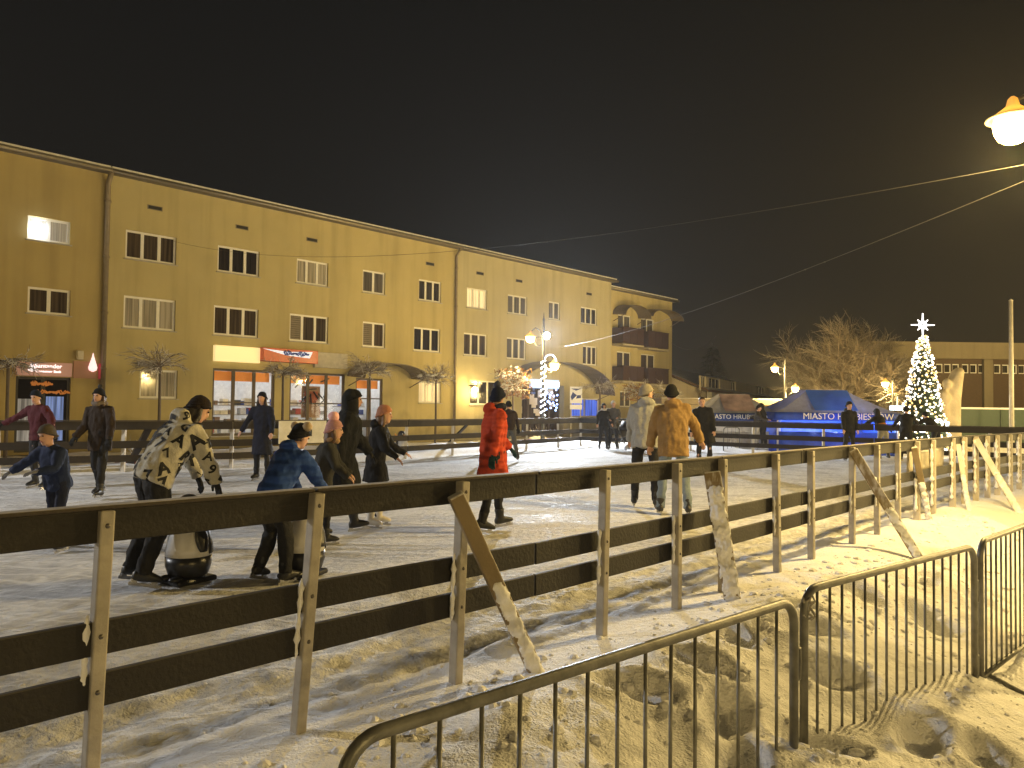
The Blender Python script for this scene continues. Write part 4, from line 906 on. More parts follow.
# ------------------------------------------------------------------ stone monument, flagpole, green fence
SY = 37.; s0 = at(946, 432, SY); mo = thing('stone_monument', 'tall leaning stone monument of a carved figure right of the Christmas tree', 'monument', (s0.x, SY, SQ)); m = MB()
def mp(px, py): q = at(px, py, SY); return V((q.x - s0.x, 0, q.z - SQ))
m.loft = None
def slab(pts, rad, dep):
    rs = []
    for p, r, dd in zip(pts, rad, dep): rs.append([p + V((r * math.cos(a), dd * math.sin(a), 0)) for a in [2 * math.pi * j / 14 for j in range(14)]])
    m.rings(rs)
slab([mp(948, 440), mp(948, 425), mp(950, 400), mp(955, 380), mp(958, 371), mp(959, 367.5)], [.62, .58, .50, .36, .28, .12], [.5, .45, .4, .35, .3, .12])
slab([mp(940, 440), mp(940, 415), mp(941, 400), mp(944, 392)], [.5, .5, .42, .25], [.5, .5, .45, .3])
q = mp(944, 378); q = mp(943.5, 384); m.blob(q + V((0, -.3, 0)), .22, .25, .27); m.blob(mp(939, 398) + V((0, -.35, 0)), .33, .3, .4)
me = remeshed(m, .07, 4, 'carved_stone'); me.materials.append(mat('monument_stone', (.42, .36, .26), rough=.8, var=.2, vscale=2, bump=.06, bscale=3)); link('carved_stone', me, mo)
m = MB(); m.box((0, 0, .12), (1.7, 1.4, .24)); m.build('plinth', mat('monument_stone', (.4, .3, .2)), mo, bevel=.03)
fp0 = at(1011.5, 400, 30); fp = thing('flagpole', 'slim bare pale flagpole at the right', 'flagpole', (fp0.x, 30, SQ)); m = MB(); zt_ = at(1011.5, 301, 30).z - SQ; m.tube([(0, 0, 0), (0, 0, zt_)], [.09, .07], 10); m.lathe([(.07, zt_), (.08, zt_ + .02), (.02, zt_ + .08)], seg=10); m.build('pole', mat('pole_white', (.6, .56, .48), rough=.4), fp)
m = MB(); m.lathe([(.25, 0), (.25, .1), (.12, .14)], seg=12); m.build('base', mat('pole_white', (.6, .56, .48)), fp)
gp = at(958, 420, 44); gf = thing('green_fence', 'dark green solid fence with snow along its top before the brown hall', 'fence', (gp.x, 44, SQ)); zt_ = at(990, 409.5, 44).z - SQ
for k in range(6):
    m = MB(); m.box((k * 2.4 + 1.2, 0, zt_ / 2), (2.36, .06, zt_)); m.build('panel', mat('green_panel', (.02, .045, .03), rough=.6), gf)
m = MB(); m.box((7.2, 0, zt_ + .06), (14.5, .22, .11)); m.build('snow_cap', SNOWL, gf, bevel=.03)
# ------------------------------------------------------------------ tents
def tent(label, cx, Y, w, dp, ze, zp, cloth, valance, walls, rot=0., lettering=None, panel=None, top=.55):
    t = thing('market_tent', label, 'tent', (cx, Y, SQ), R(rot), 'pop up tents at the end of the rink'); hx, hy = w / 2, dp / 2; ze -= SQ; zp -= SQ; rx, ry = w * top * .29, dp * .12
    n = 8; rs = []
    for i in range(n + 1):
        f = i / n; s = 1 - f; c_ = f ** 1.25
        x, y = rx + (hx - rx) * s, ry + (hy - ry) * s; z = ze + (zp - ze) * c_
        r = []
        for (ax, ay, bx_, by) in ((-1, -1, 1, -1), (1, -1, 1, 1), (1, 1, -1, 1), (-1, 1, -1, -1)):
            for k in range(6): u = k / 6; sag = -.09 * math.sin(math.pi * u) * s * (1 - s) * 2; r.append(V((x * (ax + (bx_ - ax) * u), y * (ay + (by - ay) * u), z + sag)))
        rs.append(r)
    m = MB(); m.rings(rs, smooth=False, cap=False); m.add(rs[-1], [tuple(range(24))])
    can = m.build('canopy', cloth, t); can.modifiers.new('s', 'SOLIDIFY').thickness = .015
    if panel:
        m = MB(); a, b = .10, .97
        def ap(u, f): s = 1 - f; c_ = f ** 1.25; return V(((rx + (hx - rx) * s) * u, -(ry + (hy - ry) * s) - .02, ze + (zp - ze) * c_ + .02))
        for i in range(8):
            f0, f1 = .12 + .86 * i / 8, .12 + .86 * (i + 1) / 8; q = .78
            m.add([ap(-q * (rx + .3) / (rx + (hx - rx) * (1 - f0)), f0), ap(q * (rx + .3) / (rx + (hx - rx) * (1 - f0)), f0), ap(q * (rx + .3) / (rx + (hx - rx) * (1 - f1)), f1), ap(-q * (rx + .3) / (rx + (hx - rx) * (1 - f1)), f1)], [(0, 1, 2, 3)])
        m.build('roof_panel', panel, can)
    vh = .30
    m = MB()
    for (ax, ay, bx_, by) in ((-1, -1, 1, -1), (1, -1, 1, 1), (1, 1, -1, 1), (-1, 1, -1, -1)):
        rr = []
        for k in range(13):
            u = k / 12; q = V((hx * (ax + (bx_ - ax) * u), hy * (ay + (by - ay) * u), 0)); rr.append([q + V((0, 0, ze)), q * (1 + .012 * math.sin(k * 1.9)) + V((0, 0, ze - vh / 2)), q * (1 + .02 * math.sin(k * 2.3)) + V((0, 0, ze - vh))])
        m.rings(rr, cap=False, closed=False)
    va = m.build('valance', valance, t); va.modifiers.new('s', 'SOLIDIFY').thickness = .008
    if lettering:
        m = MB(); txt, size, xo = lettering; add_text(m, txt, size, (xo, -hy * 1.022 - .012, ze - vh * .5), (1, 0, 0), (0, 0, 1), .004); m.build('lettering', mat('white_print', (.8, .8, .8)), va)
    for sxn in (-1, 1):
        for syn in (-1, 1): m = MB(); m.beam((sxn * hx * .97, syn * hy * .97, 0), (sxn * hx * .97, syn * hy * .97, ze), .05, .05); m.build('leg', mat('tent_leg', (.5, .5, .5), metal=.4, rough=.4), t)
    if walls:
        m = MB(); rr = []
        for k in range(25): u = -1 + 2 * k / 24; rr.append([V((hx * .96 * u, hy * .94 + .03 * math.sin(k * 1.7), z)) for z in (.03, ze * .5, ze - .02)])
        m.rings(rr, cap=False, closed=False)
        for sxn in (-1, 1):
            rr = [[V((sxn * (hx * .955 + .03 * math.sin(k * 2)), hy * .93 * (-1 + 2 * k / 12), z)) for z in (.03, ze * .5, ze - .02)] for k in range(13)]; m.rings(rr, cap=False, closed=False)
        rr = [[V((hx * .95 * (-1 + 2 * k / 24), -hy * .96 - .02 * math.sin(k * 1.3), z)) for z in (.03, .5, ze * .62)] for k in range(25)]; m.rings(rr, cap=False, closed=False)
        wl_ = m.build('side_wall', walls, t); wl_.modifiers.new('s', 'SOLIDIFY').thickness = .006
    return t
BLUE = mat('blue_tent_cloth', (.022, .075, .42), rough=.55, bump=.02, bscale=3); GREYC = mat('grey_tent_cloth', (.42, .42, .46), rough=.6, bump=.03, bscale=3, var=.25, vscale=2)
c1 = at(731, 413, 31); t1 = tent('grey tent with a reddish roof panel and dark blue lettered valance', c1.x, 31, 3.0, 3, at(731, 413, 29.5).z, at(731, 394.5, 31).z, GREYC, mat('navy_valance', (.02, .05, .2)), mat('pale_tent_wall', (.45, .42, .36)), lettering=('MIASTO HRUBIESZÓW', .25, -.05), panel=mat('reddish_print', (.46, .33, .31), var=.5, vscale=2))
c2 = at(822, 413, 30); t2 = tent('larger blue tent with bright blue roof panel and white lettering', c2.x, 30, 4.6, 3, at(822, 412.5, 28.5).z, at(835, 390.5, 30).z, translucent(mat('greyblue_cloth', (.36, .38, .52), rough=.6, bump=.03, bscale=3), .22), translucent(BLUE, .3), BLUE, lettering=('MIASTO HRUBIESZÓW', .33, .35), panel=translucent(mat('bright_blue_print', (.10, .24, 1.), rough=.5, var=.3, vscale=1), .5))
for tt, e_, x_ in ((t1, 90, 0), (t2, 900, .4)):
    l = bpy.data.lights.new('tent_lamp', 'POINT'); l.energy = e_; l.color = (.75, .85, 1) if tt is t2 else (1, .9, .75); l.shadow_soft_size = .2; o = bpy.data.objects.new('tent_lamp', l); COL.objects.link(o); o.parent = tt; o.location = (x_, -1.05, 1.75)
# ------------------------------------------------------------------ sign boards and banner
ib = at(576, 397, 46); t = thing('notice_board', 'white notice board with blue print on two posts right of the arched entrance', 'sign', (ib.x, 46, SQ)); m = MB()
for s_ in (-.28, .28):
    m = MB(); m.beam((s_, .06, 0), (s_, .06, 2.6), .06, .06); m.build('leg', mat('far_post', (.4, .4, .4)), t)
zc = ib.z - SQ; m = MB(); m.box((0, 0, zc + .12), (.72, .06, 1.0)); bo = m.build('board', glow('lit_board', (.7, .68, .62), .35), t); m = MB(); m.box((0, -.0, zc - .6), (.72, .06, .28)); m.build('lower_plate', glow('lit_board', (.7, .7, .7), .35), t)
m = MB(); m.add([(-.25, -.04, zc - .2), (.05, -.04, zc + .1), (-.2, -.04, zc + .3), (-.32, -.04, zc)], [(0, 1, 2, 3)]); m.add([(0, -.04, zc - .1), (.3, -.04, zc - .05), (.28, -.04, zc + .12), (.06, -.04, zc + .1)], [(0, 1, 2, 3)]); m.add([(-.3, -.04, zc + .5), (.3, -.04, zc + .5), (0, -.04, zc + .38)], [(0, 1, 2)]); m.build('print', mat('board_print', (.03, .06, .3)), bo, fix=False)
bp = at(303, 432, 17.9); t = thing('white_banner', 'white banner with black letters hung on the far fence behind the children', 'banner', (bp.x, 17.9, bp.z - .3), R(47)); m = MB(); m.box((0, 0, .3), (1.25, .012, .52)); bo = m.build('cloth', mat('banner_white', (.7, .69, .66), rough=.6, bump=.01, bscale=4), t); m = MB(); add_text(m, 'ICI', .34, (.05, -.012, .3), (1, 0, 0), (0, 0, 1), .004); m.build('lettering', mat('black_print', (.02, .02, .02)), bo)
# ------------------------------------------------------------------ overhead cables
def cable(name, label, a, b, sag, r, m_, beads=0):
    pts = []
    for i in range(41): u = i / 40; p = V(a).lerp(V(b), u); p.z -= sag * 4 * u * (1 - u); pts.append(p)
    m = MB(); m.tube(pts, r, 6)
    for k in range(beads): p = pts[int(8 + k * 1.5)]; m.blob(p, r * 4, r * 4, r * 3, seg=8, nr=5)
    return tag(m.build(name, m_), label, 'cable')
CAB = mat('pale_cable', (.07, .065, .055), rough=.6)
nearp = V((hN.x + .80, 8.6, at(1089, 156, 8.6).z))
cable('overhead_cable', 'pale cable rising from the twin lamp to the top right corner', nearp, at(560, 347, 34), .32, .0045, CAB, 2)
cable('overhead_cable', 'thin faint cable crossing the sky from the right lamp to the ochre facade', nearp + V((0, 0, .03)), FA.pt(*FA.pix(172, 241), .02), .9, .004, mat('dark_cable', (.03, .028, .024)))
cable('overhead_cable', 'short drooping cable leaving the end of the balcony block', FB.pt(*FB.pix(671, 343), .05), at(716, 336, 75), .9, .02, CAB)
# penguin skating aids
PBLK = mat('penguin_black', (.018, .018, .02), rough=.35); PWHT = mat('penguin_white', (.62, .60, .56), rough=.35); PORG = mat('penguin_orange', (.7, .25, .03), rough=.4)
def penguin(label, loc, rot, s=1.):
    t = thing('penguin_skating_aid', label, 'skating aid', loc, R(rot), 'penguin skating aids'); t.scale = (s, s, s)
    m = MB(); m.box((0, 0, .025), (.30, .40, .05)); m.build('runner_plate', PBLK, t, bevel=.02)
    m = MB(); m.lathe([(.12, .04), (.17, .08), (.195, .16), (.198, .24)], seg=24); m.build('lower_body', PBLK, t)
    m = MB(); m.lathe([(.198, .243), (.192, .32), (.17, .42), (.13, .52), (.09, .57)], seg=24); m.build('upper_body', PWHT, t)
    m = MB(); rs = []
    for i in range(9):
        z = .26 + .31 * i / 8; r = {0: .2, 1: .2, 2: .196, 3: .188, 4: .178, 5: .165, 6: .148, 7: .125, 8: .10}[i] + .006
        rs.append([V((r * math.cos(a), r * math.sin(a), z)) for a in [math.pi * (1.12 + .76 * j / 10) for j in range(11)]])
    m.rings(rs, cap=False, closed=False); o = m.build('back_patch', PBLK, t); o.modifiers.new('s', 'SOLIDIFY').thickness = .008
    hd = MB(); hd.blob((0, .01, .66), .115, .12, .125, seg=18, nr=10); h = hd.build('head', PBLK, t)
    m = MB(); m.lathe([(.035, 0), (.02, .05), (.003, .09)], (0, .12, .65), 10, Rm=Matrix.Rotation(R(-90), 3, 'X')); m.build('beak', PORG, h)
    for sd in (-1, 1):
        m = MB(); m.blob((sd * .045, .105, .69), .02, .015, .025, seg=8, nr=5); m.build('eye', PWHT, h)
        m = MB(); m.rings([[V((sd * (.15 + .06 * f + .015 * math.cos(a)), .07 * math.sin(a) * math.sin(.4 + 2.2 * f), .53 - .24 * f)) for a in [2 * math.pi * j / 10 for j in range(10)]] for f in [i / 7 for i in range(8)]]); m.build('flipper', PBLK, t)
        m = MB(); m.tube([(sd * .10, 0, .62), (sd * .2, -.02, .66), (sd * .22, -.02, .70)], .014, 8); m.build('handle', PORG, t)
        m = MB(); m.blob((sd * .07, .17, .055), .05, .07, .03, seg=10, nr=6); m.build('foot', PBLK, t)
    return t
p = atz(188, 583); penguin('penguin skating aid held by the person in the lettered hoodie', (p.x, p.y, .01), 148, .9)
p = atz(303, 577); penguin('penguin skating aid held by the child in the blue jacket', (p.x, p.y, .01), 160, .9)
p = atz(401, 458); penguin('small penguin skating aid standing alone by the far fence', (p.x, p.y, .01), 230, .95)

# planters with snow, a pushchair and far fence braces
def planter(label, px, py, Y):
    c = at(px, py, Y); t = thing('planter', label, 'planter', (c.x, Y, SQ), R(42), 'snowy planters behind the far fence'); m = MB()
    m.rings([[V((sx_ * a, sy_ * b, z)) for sx_, sy_ in ((-1, -1), (1, -1), (1, 1), (-1, 1))] for a, b, z in ((.45, .22, 0), (.55, .28, .46), (.58, .31, .46), (.58, .31, .52))], smooth=False); m.build('box', mat('dark_red_planter', (.10, .022, .015), var=.4), t, bevel=.01)
    m = MB(); m.blob((0, 0, .53), .5, .26, .12, seg=14, nr=8); me = m.mesh('snow_heap', SNOWL); wrinkle(me, .03, 7, px); link('snow_heap', me, t)
    m = MB(); global lvl_n, rmin
    lvl_n = [0, 4]; rmin = .006
    for i in range(9): a = i * .7; twig(m, V((.3 * math.cos(a * 3), .1 * math.sin(a), .55)), V((math.cos(a) * .5, math.sin(a) * .5, 1)), .4, .01, .02, 1)
    m.build('dry_plant', TWIG, t, fix=False)
planter('snowy dark red planter seen under the boards of the far fence at the left', 141, 470, 19.5)
planter('snowy dark red planter behind the far fence below the shop', 288, 458, 24)
planter('snowy dark red planter behind the far fence below the arched entrance', 538, 445, 35)
pc = at(627, 446, 26.8); t = thing('pushchair', 'dark pushchair parked at the far fence beside the person in the white hat', 'pushchair', (pc.x, 26.8, .0), R(200))
for sx_ in (-.22, .22):
    for sy_ in (-.28, .3): m = MB(); m.tube([(sx_ - .015, sy_, .11), (sx_ + .015, sy_, .11)], .11, 14); m.build('wheel', GREYC, t)
m = MB()
for sx_ in (-.2, .2): m.tube([(sx_, .3, .12), (sx_, -.1, .55), (sx_, -.42, 1.02)], .016, 7); m.tube([(sx_, -.28, .12), (sx_, .05, .45), (sx_, .3, .5)], .016, 7)
m.tube([(-.2, -.42, 1.02), (.2, -.42, 1.02)], .018, 7); m.build('frame', STEEL, t)
m = MB(); m.box((0, .08, .42), (.36, .34, .07)); m.box((0, -.14, .62), (.36, .07, .42), Matrix.Rotation(R(22), 3, 'X')); m.build('seat', mat('pushchair_cloth', (.02, .02, .025)), t, bevel=.02)
m = MB(); m.rings([[V((.2 * math.cos(a), -.22 + .34 * math.sin(b), .72 + .30 * math.sin(a) * math.cos(b))) for a in [math.pi * i / 10 for i in range(11)]] for b in [R(90) * k / 6 for k in range(7)]], cap=False, closed=False); o = m.build('canopy', mat('pushchair_cloth', (.02, .02, .025)), t); o.modifiers.new('s', 'SOLIDIFY').thickness = .01
for px in (150, 340, 470):
    best = None
    for a, b in zip(FP[:5], FP[1:6]):
        d = ray(px, 440); n = b - a; den = d.x * n.y - d.y * n.x; tt = (a.x * n.y - a.y * n.x) / den; q = V((d.x * tt, d.y * tt)); s_ = (q - a).dot(n) / n.length_squared
        if tt > 0 and 0 <= s_ <= 1: best = (q, V((-n.y, n.x)).normalized())
    if best:
        q, nr = best; nr = nr if nr.dot(V((-1, 1))) > 0 else -nr; m = MB(f2); m.beam((q.x + nr.x * 1.1 - .5, q.y + nr.y * 1.1, -.45), (q.x + nr.x * .06, q.y + nr.y * .06, .95), .14, .05); m.build('brace', FB_, ff)

# cold hazy air of the winter night
m = MB(); m.box((0, 750, 6), (2200, 2500, 17)); hz = m.build('haze', (lambda q: q)(bpy.data.materials.new('haze_air'))); hm_ = hz.data.materials[0]; hm_.use_nodes = True; t_ = hm_.node_tree; t_.nodes.remove(t_.nodes['Principled BSDF'])
pv = t_.nodes.new('ShaderNodeVolumePrincipled'); pv.inputs['Color'].default_value = (.85, .85, .85, 1); pv.inputs['Density'].default_value = .0006; pv.inputs['Anisotropy'].default_value = .55; t_.links.new(pv.outputs[0], t_.nodes['Material Output'].inputs['Volume'])
hz['kind'] = 'stuff'; hz['label'] = 'thin cold haze filling the night air around the lamps'

# crumbled snow lying about the fence: nobody could count it
m = MB(); cr_pos = []
for i in range(3400):
    out_ = i < 2500; fu = random.uniform(-3.2, 9); fd = random.uniform(.05, 2.4) ** 1.0 if out_ else -random.uniform(.02, 2.2)
    cr_pos.append((.57 + fu * .69 + fd * .72, 4.99 + fu * .73 - fd * .69, (.006 + .034 * rnd() ** 4) if out_ else (.004 + .016 * rnd() ** 3)))
hz_, _ = height(np.array([q[0] for q in cr_pos]), np.array([q[1] for q in cr_pos]))
for (x, y, r_), z in zip(cr_pos, hz_):
    rs = []; a0 = rnd() * 6
    for k_, (f, zz) in enumerate(((.75, -.6), (1.05, -.1), (.9, .45), (.35, .8))): rs.append([V((x + r_ * f * random.uniform(.7, 1.25) * math.cos(a0 + j * 1.0472), y + r_ * f * random.uniform(.7, 1.25) * math.sin(a0 + j * 1.0472), z + r_ * zz * .8)) for j in range(6)])
    m.rings(rs, smooth=False)
o = m.build('snow_crumbs', SNOWL, fix=False); o['kind'] = 'stuff'; o['label'] = 'crumbs of broken snow lying on both sides of the near fence'
# ------------------------------------------------------------------ people
X3, Y3, Z3 = V((1, 0, 0)), V((0, 1, 0)), V((0, 0, 1))
def cloth(name, col, quilt=0., rough=.8, var=.15):
    n = 'cloth_' + name
    if n in _mats: return _mats[n]
    m = mat(n, col, rough=rough, var=var, vscale=7, bump=.006, bscale=120, bump2=.03, b2scale=7, spec=.25)
    if quilt:
        t = m.node_tree; p = t.nodes['Principled BSDF']; c = t.nodes.new('ShaderNodeTexCoord'); w = t.nodes.new('ShaderNodeTexWave'); w.bands_direction = 'Z'; w.wave_profile = 'SIN'
        w.inputs['Scale'].default_value = quilt; w.inputs['Distortion'].default_value = 1.2; w.inputs['Detail Scale'].default_value = 2
        t.links.new(c.outputs['Object'], w.inputs['Vector']); b = t.nodes.new('ShaderNodeBump'); b.inputs['Distance'].default_value = .02 if quilt < 10 else .003; t.links.new(w.outputs['Fac'], b.inputs['Height'])
        t.links.new(p.inputs['Normal'].links[0].from_socket, b.inputs['Normal']); t.links.new(b.outputs[0], p.inputs['Normal'])
    return m
SKIN = mat('skin', (.52, .30, .21), rough=.55, var=.08, vscale=20); LIP = mat('lip', (.35, .11, .09)); EYEM = mat('eye_dark', (.02, .015, .012), rough=.2); BLADE = mat('skate_steel', (.5, .5, .5), metal=.9, rough=.25)
def ell(c, ax, ay, a, b, n=16): return [c + ax * (a * math.cos(2 * math.pi * j / n)) + ay * (b * math.sin(2 * math.pi * j / n)) for j in range(n)]
_pc = [0]
def person(label, loc, H, rot, lean=0, side=0, twist=0, aL=(8, 8, 15), aR=(8, 8, 15), lL=(4, 4, 8), lR=(-4, 4, 4), yaw=0, pitch=0,
           jacket=('black', (.02, .02, .022)), coat=.08, bulk=1., trousers=('black', (.018, .018, .02)), shoes=('black', (.02, .02, .02)), skate=True,
           hat=('beanie', (.02, .02, .02)), hair=None, scarf=None, gloves=None, hood=False, pom=0, child=False, group='skaters on the ice', quilt=0., belly=None, legs_k=1., ground=.012):
    _pc[0] += 1; sd_ = _pc[0] * 3.7
    k = H / 1.83; hk = 1.0 if not child else 1.0 + max(0, (1.75 - H)) * .38
    t = thing('person', label, 'person', (loc[0], loc[1], ground), R(rot), group)
    u = V((math.sin(R(side)), math.sin(R(lean)), math.cos(R(lean)) * math.cos(R(side)))).normalized()
    fw = u.cross(X3).normalized(); sx = fw.cross(u).normalized()
    tw = R(twist); sxc = sx * math.cos(tw) + fw * math.sin(tw); fwc = fw * math.cos(tw) - sx * math.sin(tw)
    P = V((0, 0, 0)); NB = P + u * .56 * k; SCn = P + u * .485 * k
    hu = (u * .45 + Z3 * .75 + fw * math.sin(R(-pitch)) * .9).normalized() if True else u
    HC = NB + (u * .4 + hu * .6).normalized() * .155 * k * (1 + (hk - 1) * .8) + fwc * .02 * k
    ya = R(yaw); f0 = (fwc - hu * fwc.dot(hu)).normalized(); s0_ = f0.cross(hu).normalized()
    hf = (f0 * math.cos(ya) - s0_ * math.sin(ya)).normalized(); hx = hf.cross(hu).normalized(); hs = k * hk
    def limb(a, b, s): return V((s * math.sin(R(b)), math.sin(R(a)) * math.cos(R(b)), -math.cos(R(a)) * math.cos(R(b)))).normalized()
    # arms are posed in the frame of the twisted trunk, legs in the frame of the ground
    def armdir(a, b, s):
        d = limb(a, b, s); return (X3 * math.cos(tw) + Y3 * math.sin(tw)) * d.x + (Y3 * math.cos(tw) - X3 * math.sin(tw)) * d.y + Z3 * d.z
    arms = {}
    for s, q in ((-1, aL), (1, aR)):
        sh = SCn + sxc * s * .175 * k * (1 if not child else .92); d1 = armdir(q[0], q[1], s); el = sh + d1 * .285 * k; d2 = armdir(q[0] + q[2], q[3] if len(q) > 3 else q[1] * .6, s); wr = el + d2 * .25 * k; arms[s] = (sh, el, wr, d2)
    legs = {}
    for s, q in ((-1, lL), (1, lR)):
        hp = P + X3 * s * .09 * k - u * .02 * k; d1 = limb(q[0], q[1], s); kn = hp + d1 * .43 * k * legs_k; d2 = limb(q[0] - q[2], q[1] * .6, s); an = kn + d2 * .41 * k * legs_k
        yd = V((s * math.sin(R(q[3] if len(q) > 3 else 8)), 1, 0)).normalized(); fd = (yd - d2 * yd.dot(d2) * .75).normalized(); legs[s] = (hp, kn, an, fd, d2)
    drop = (.125 if skate else .085) * k
    def sole(q): return q[2].z - drop - max(0, -q[3].z) * .17 * k - max(0, q[3].z) * .06 * k
    low = min(sole(legs[s]) for s in legs); mid = (legs[-1][2] + legs[1][2]) / 2; sh_ = V((-mid.x, -mid.y, -low))
    P = P + sh_; NB = NB + sh_; SCn = SCn + sh_; HC = HC + sh_
    arms = {s: (a + sh_, b + sh_, c + sh_, d) for s, (a, b, c, d) in arms.items()}; legs = {s: (a + sh_, b + sh_, c + sh_, d, e_) for s, (a, b, c, d, e_) in legs.items()}
    # --- hand
    def hand(mb, wr, d, s, f=1., curl=35):
        side_ = d.cross(Z3); side_ = side_.normalized() if side_.length > .2 else X3.copy(); pn = side_.cross(d).normalized()
        if s > 0: side_ = -side_
        L = .085 * k * f; mb.rings([ell(wr + d * x, side_, pn, a * k * f, b * k * f, 10) for x, a, b in ((-.02 * k, .026, .02), (.02 * k, .034, .019), (.06 * k, .042, .017), (.088 * k, .038, .013))])
        for i, (ox, ln) in enumerate(((.030, .066), (.010, .076), (-.010, .07), (-.029, .055))):
            b0 = wr + d * L * .9 + side_ * ox * k * f; c1 = R(curl); dA = (d * math.cos(c1 * .5) + pn * -math.sin(c1 * .5)); dB = (d * math.cos(c1 * 1.5) - pn * math.sin(c1 * 1.5)); l_ = ln * k * f
            mb.tube([b0 - d * .02 * k, b0 + dA * l_ * .5, b0 + dA * l_ * .5 + dB * l_ * .32, b0 + dA * l_ * .5 + dB * l_ * .55], [.0105 * k * f, .010 * k * f, .009 * k * f, .006 * k * f], 8)
        b0 = wr + d * .02 * k + side_ * .03 * k; dt = (d * .7 + side_ * .6 - pn * .35).normalized(); mb.tube([b0, b0 + dt * .04 * k * f, b0 + dt * .04 * k * f + (d * .9 - pn * .3) * .035 * k * f], [.013 * k * f, .012 * k * f, .008 * k * f], 8)
    # --- body: one continuous skin surface
    m = MB()
    prof = [(-.118, .026, .03, .045), (-.10, .044, .052, .032), (-.065, .058, .074, .014), (-.02, .068, .088, .002), (.025, .074, .095, -.004), (.065, .070, .090, -.008), (.098, .050, .066, -.010), (.116, .018, .026, -.010)]
    m.rings([ell(HC + hu * z * hs + hf * o * hs, hx, hf, a * hs, b * hs) for z, a, b, o in prof])
    m.tube([HC + hf * .088 * hs + hu * .018 * hs, HC + hf * .102 * hs - hu * .012 * hs, HC + hf * .110 * hs - hu * .028 * hs, HC + hf * .088 * hs - hu * .036 * hs], [.009 * hs, .013 * hs, .017 * hs, .010 * hs], 8)
    for s in (-1, 1): m.blob(HC + hx * s * .075 * hs - hu * .012 * hs - hf * .008 * hs, .010 * hs, .02 * hs, .03 * hs, seg=8, nr=5); m.blob(HC + hx * s * .03 * hs + hf * .085 * hs + hu * .026 * hs, .026 * hs, .012 * hs, .009 * hs, seg=8, nr=5)
    m.blob(HC + hf * .088 * hs - hu * .062 * hs, .022 * hs, .014 * hs, .009 * hs, seg=8, nr=5)
    m.tube([NB - u * .1 * k, NB, HC - hu * .05 * hs - hf * .01 * hs], [.07 * k, .055 * k, .052 * k], 12)
    m.rings([ell(P + u * z * k, sx, fw, a * k, b * k) for z, a, b in ((-.06, .14, .10), (.05, .145, .105), (.2, .135, .095), (.36, .155, .105), (.48, .14, .08), (.55, .06, .055))])
    for s in (-1, 1):
        sh, el, wr, d2 = arms[s]; m.tube([sh - sxc * s * .06 * k, sh, sh.lerp(el, .5), el, el.lerp(wr, .5), wr], [.05 * k, .05 * k, .044 * k, .038 * k, .034 * k, .026 * k], 10)
        hp, kn, an, fd, ld = legs[s]; m.tube([hp + u * .04 * k, hp, hp.lerp(kn, .5), kn, kn.lerp(an, .4), an, an + ld * .03 * k], [.08 * k, .08 * k, .065 * k, .05 * k, .048 * k, .034 * k, .034 * k], 10)
        if not gloves: hand(m, wr, d2, s)
    near = (loc[1] < 14)
    me = remeshed(m, .0105 if near else .016, 2, 'body'); me.materials.append(SKIN); link('body', me, t)
    if near or hat[0] == 'none':
        for s in (-1, 1): e_ = MB(); e_.blob(HC + hx * s * .030 * hs + hf * .090 * hs + hu * .008 * hs, .014 * hs, .008 * hs, .008 * hs, seg=8, nr=5); e_.build('eye', EYEM, t)
        e_ = MB(); e_.blob(HC + hf * .098 * hs - hu * .062 * hs, .024 * hs, .007 * hs, .007 * hs, seg=8, nr=5); e_.build('mouth', LIP, t)
    vox = .012 if near else .022
    # --- trousers
    m = MB(); B = 1.0 + (bulk - 1) * .4
    m.rings([ell(P + u * z * k, sx, fw, a * k * B, b * k * B) for z, a, b in ((-.10, .10, .09), (-.05, .165, .125), (.03, .17, .13), (.12, .158, .122), (.16, .15, .115))])
    tr = trousers[2] if len(trousers) > 2 else 1.
    for s in (-1, 1):
        hp, kn, an, fd, ld = legs[s]; m.tube([hp + u * .06 * k, hp - u * .03 * k, hp.lerp(kn, .45), kn, kn.lerp(an, .4), an - ld * .02 * k, an + ld * .03 * k], [.098 * k * B, .103 * k * B, .085 * k * tr, .066 * k * tr, .066 * k * tr, .054 * k * tr, .056 * k * tr], 14)
    me = remeshed(m, vox, 2, 'trousers'); wrinkle(me, .020 * k, 9, sd_); wrinkle(me, .009 * k, 22, sd_ + 2); me.materials.append(cloth('trousers_' + trousers[0], trousers[1])); link('trousers', me, t)
    # --- jacket or coat
    m = MB(); b_ = bulk; ldir = ((legs[-1][1] + legs[1][1]) / 2 - P).normalized(); dn = (ldir * .65 - u * .2 - Z3 * .25).normalized()
    rr = []
    if coat > .2:
        for q in (1., .75, .5, .25): c = P + dn * coat * q * k; ax = (sx - dn * sx.dot(dn)).normalized(); ay = ax.cross(dn).normalized(); rr.append(ell(c, ax, ay if ay.dot(fw) > 0 else -ay, (.178 + .05 * q) * k * b_, (.145 + .05 * q) * k * b_))
        if rr[0][4].dot(fw) < rr[0][12].dot(fw): pass
    else: rr.append(ell(P + (dn * .5 - u * .5) * coat * k, sx, fw, .185 * k * b_, .145 * k * b_))
    for z, a, b in ((.02, .182, .145), (.12, .176, .142), (.24, .182, .145), (.36, .196, .145), (.44, .192, .130), (.50, .150, .105), (.555, .092, .085), (.585, .078, .075)):
        w_ = min(1, max(0, (z - .1) / .3)); ax = (sx * (1 - w_) + sxc * w_).normalized(); ay = (fw * (1 - w_) + fwc * w_).normalized(); rr.append(ell(P + u * z * k - fw * .008 * k, ax, ay, a * k * b_, b * k * b_))
    m.rings(rr)
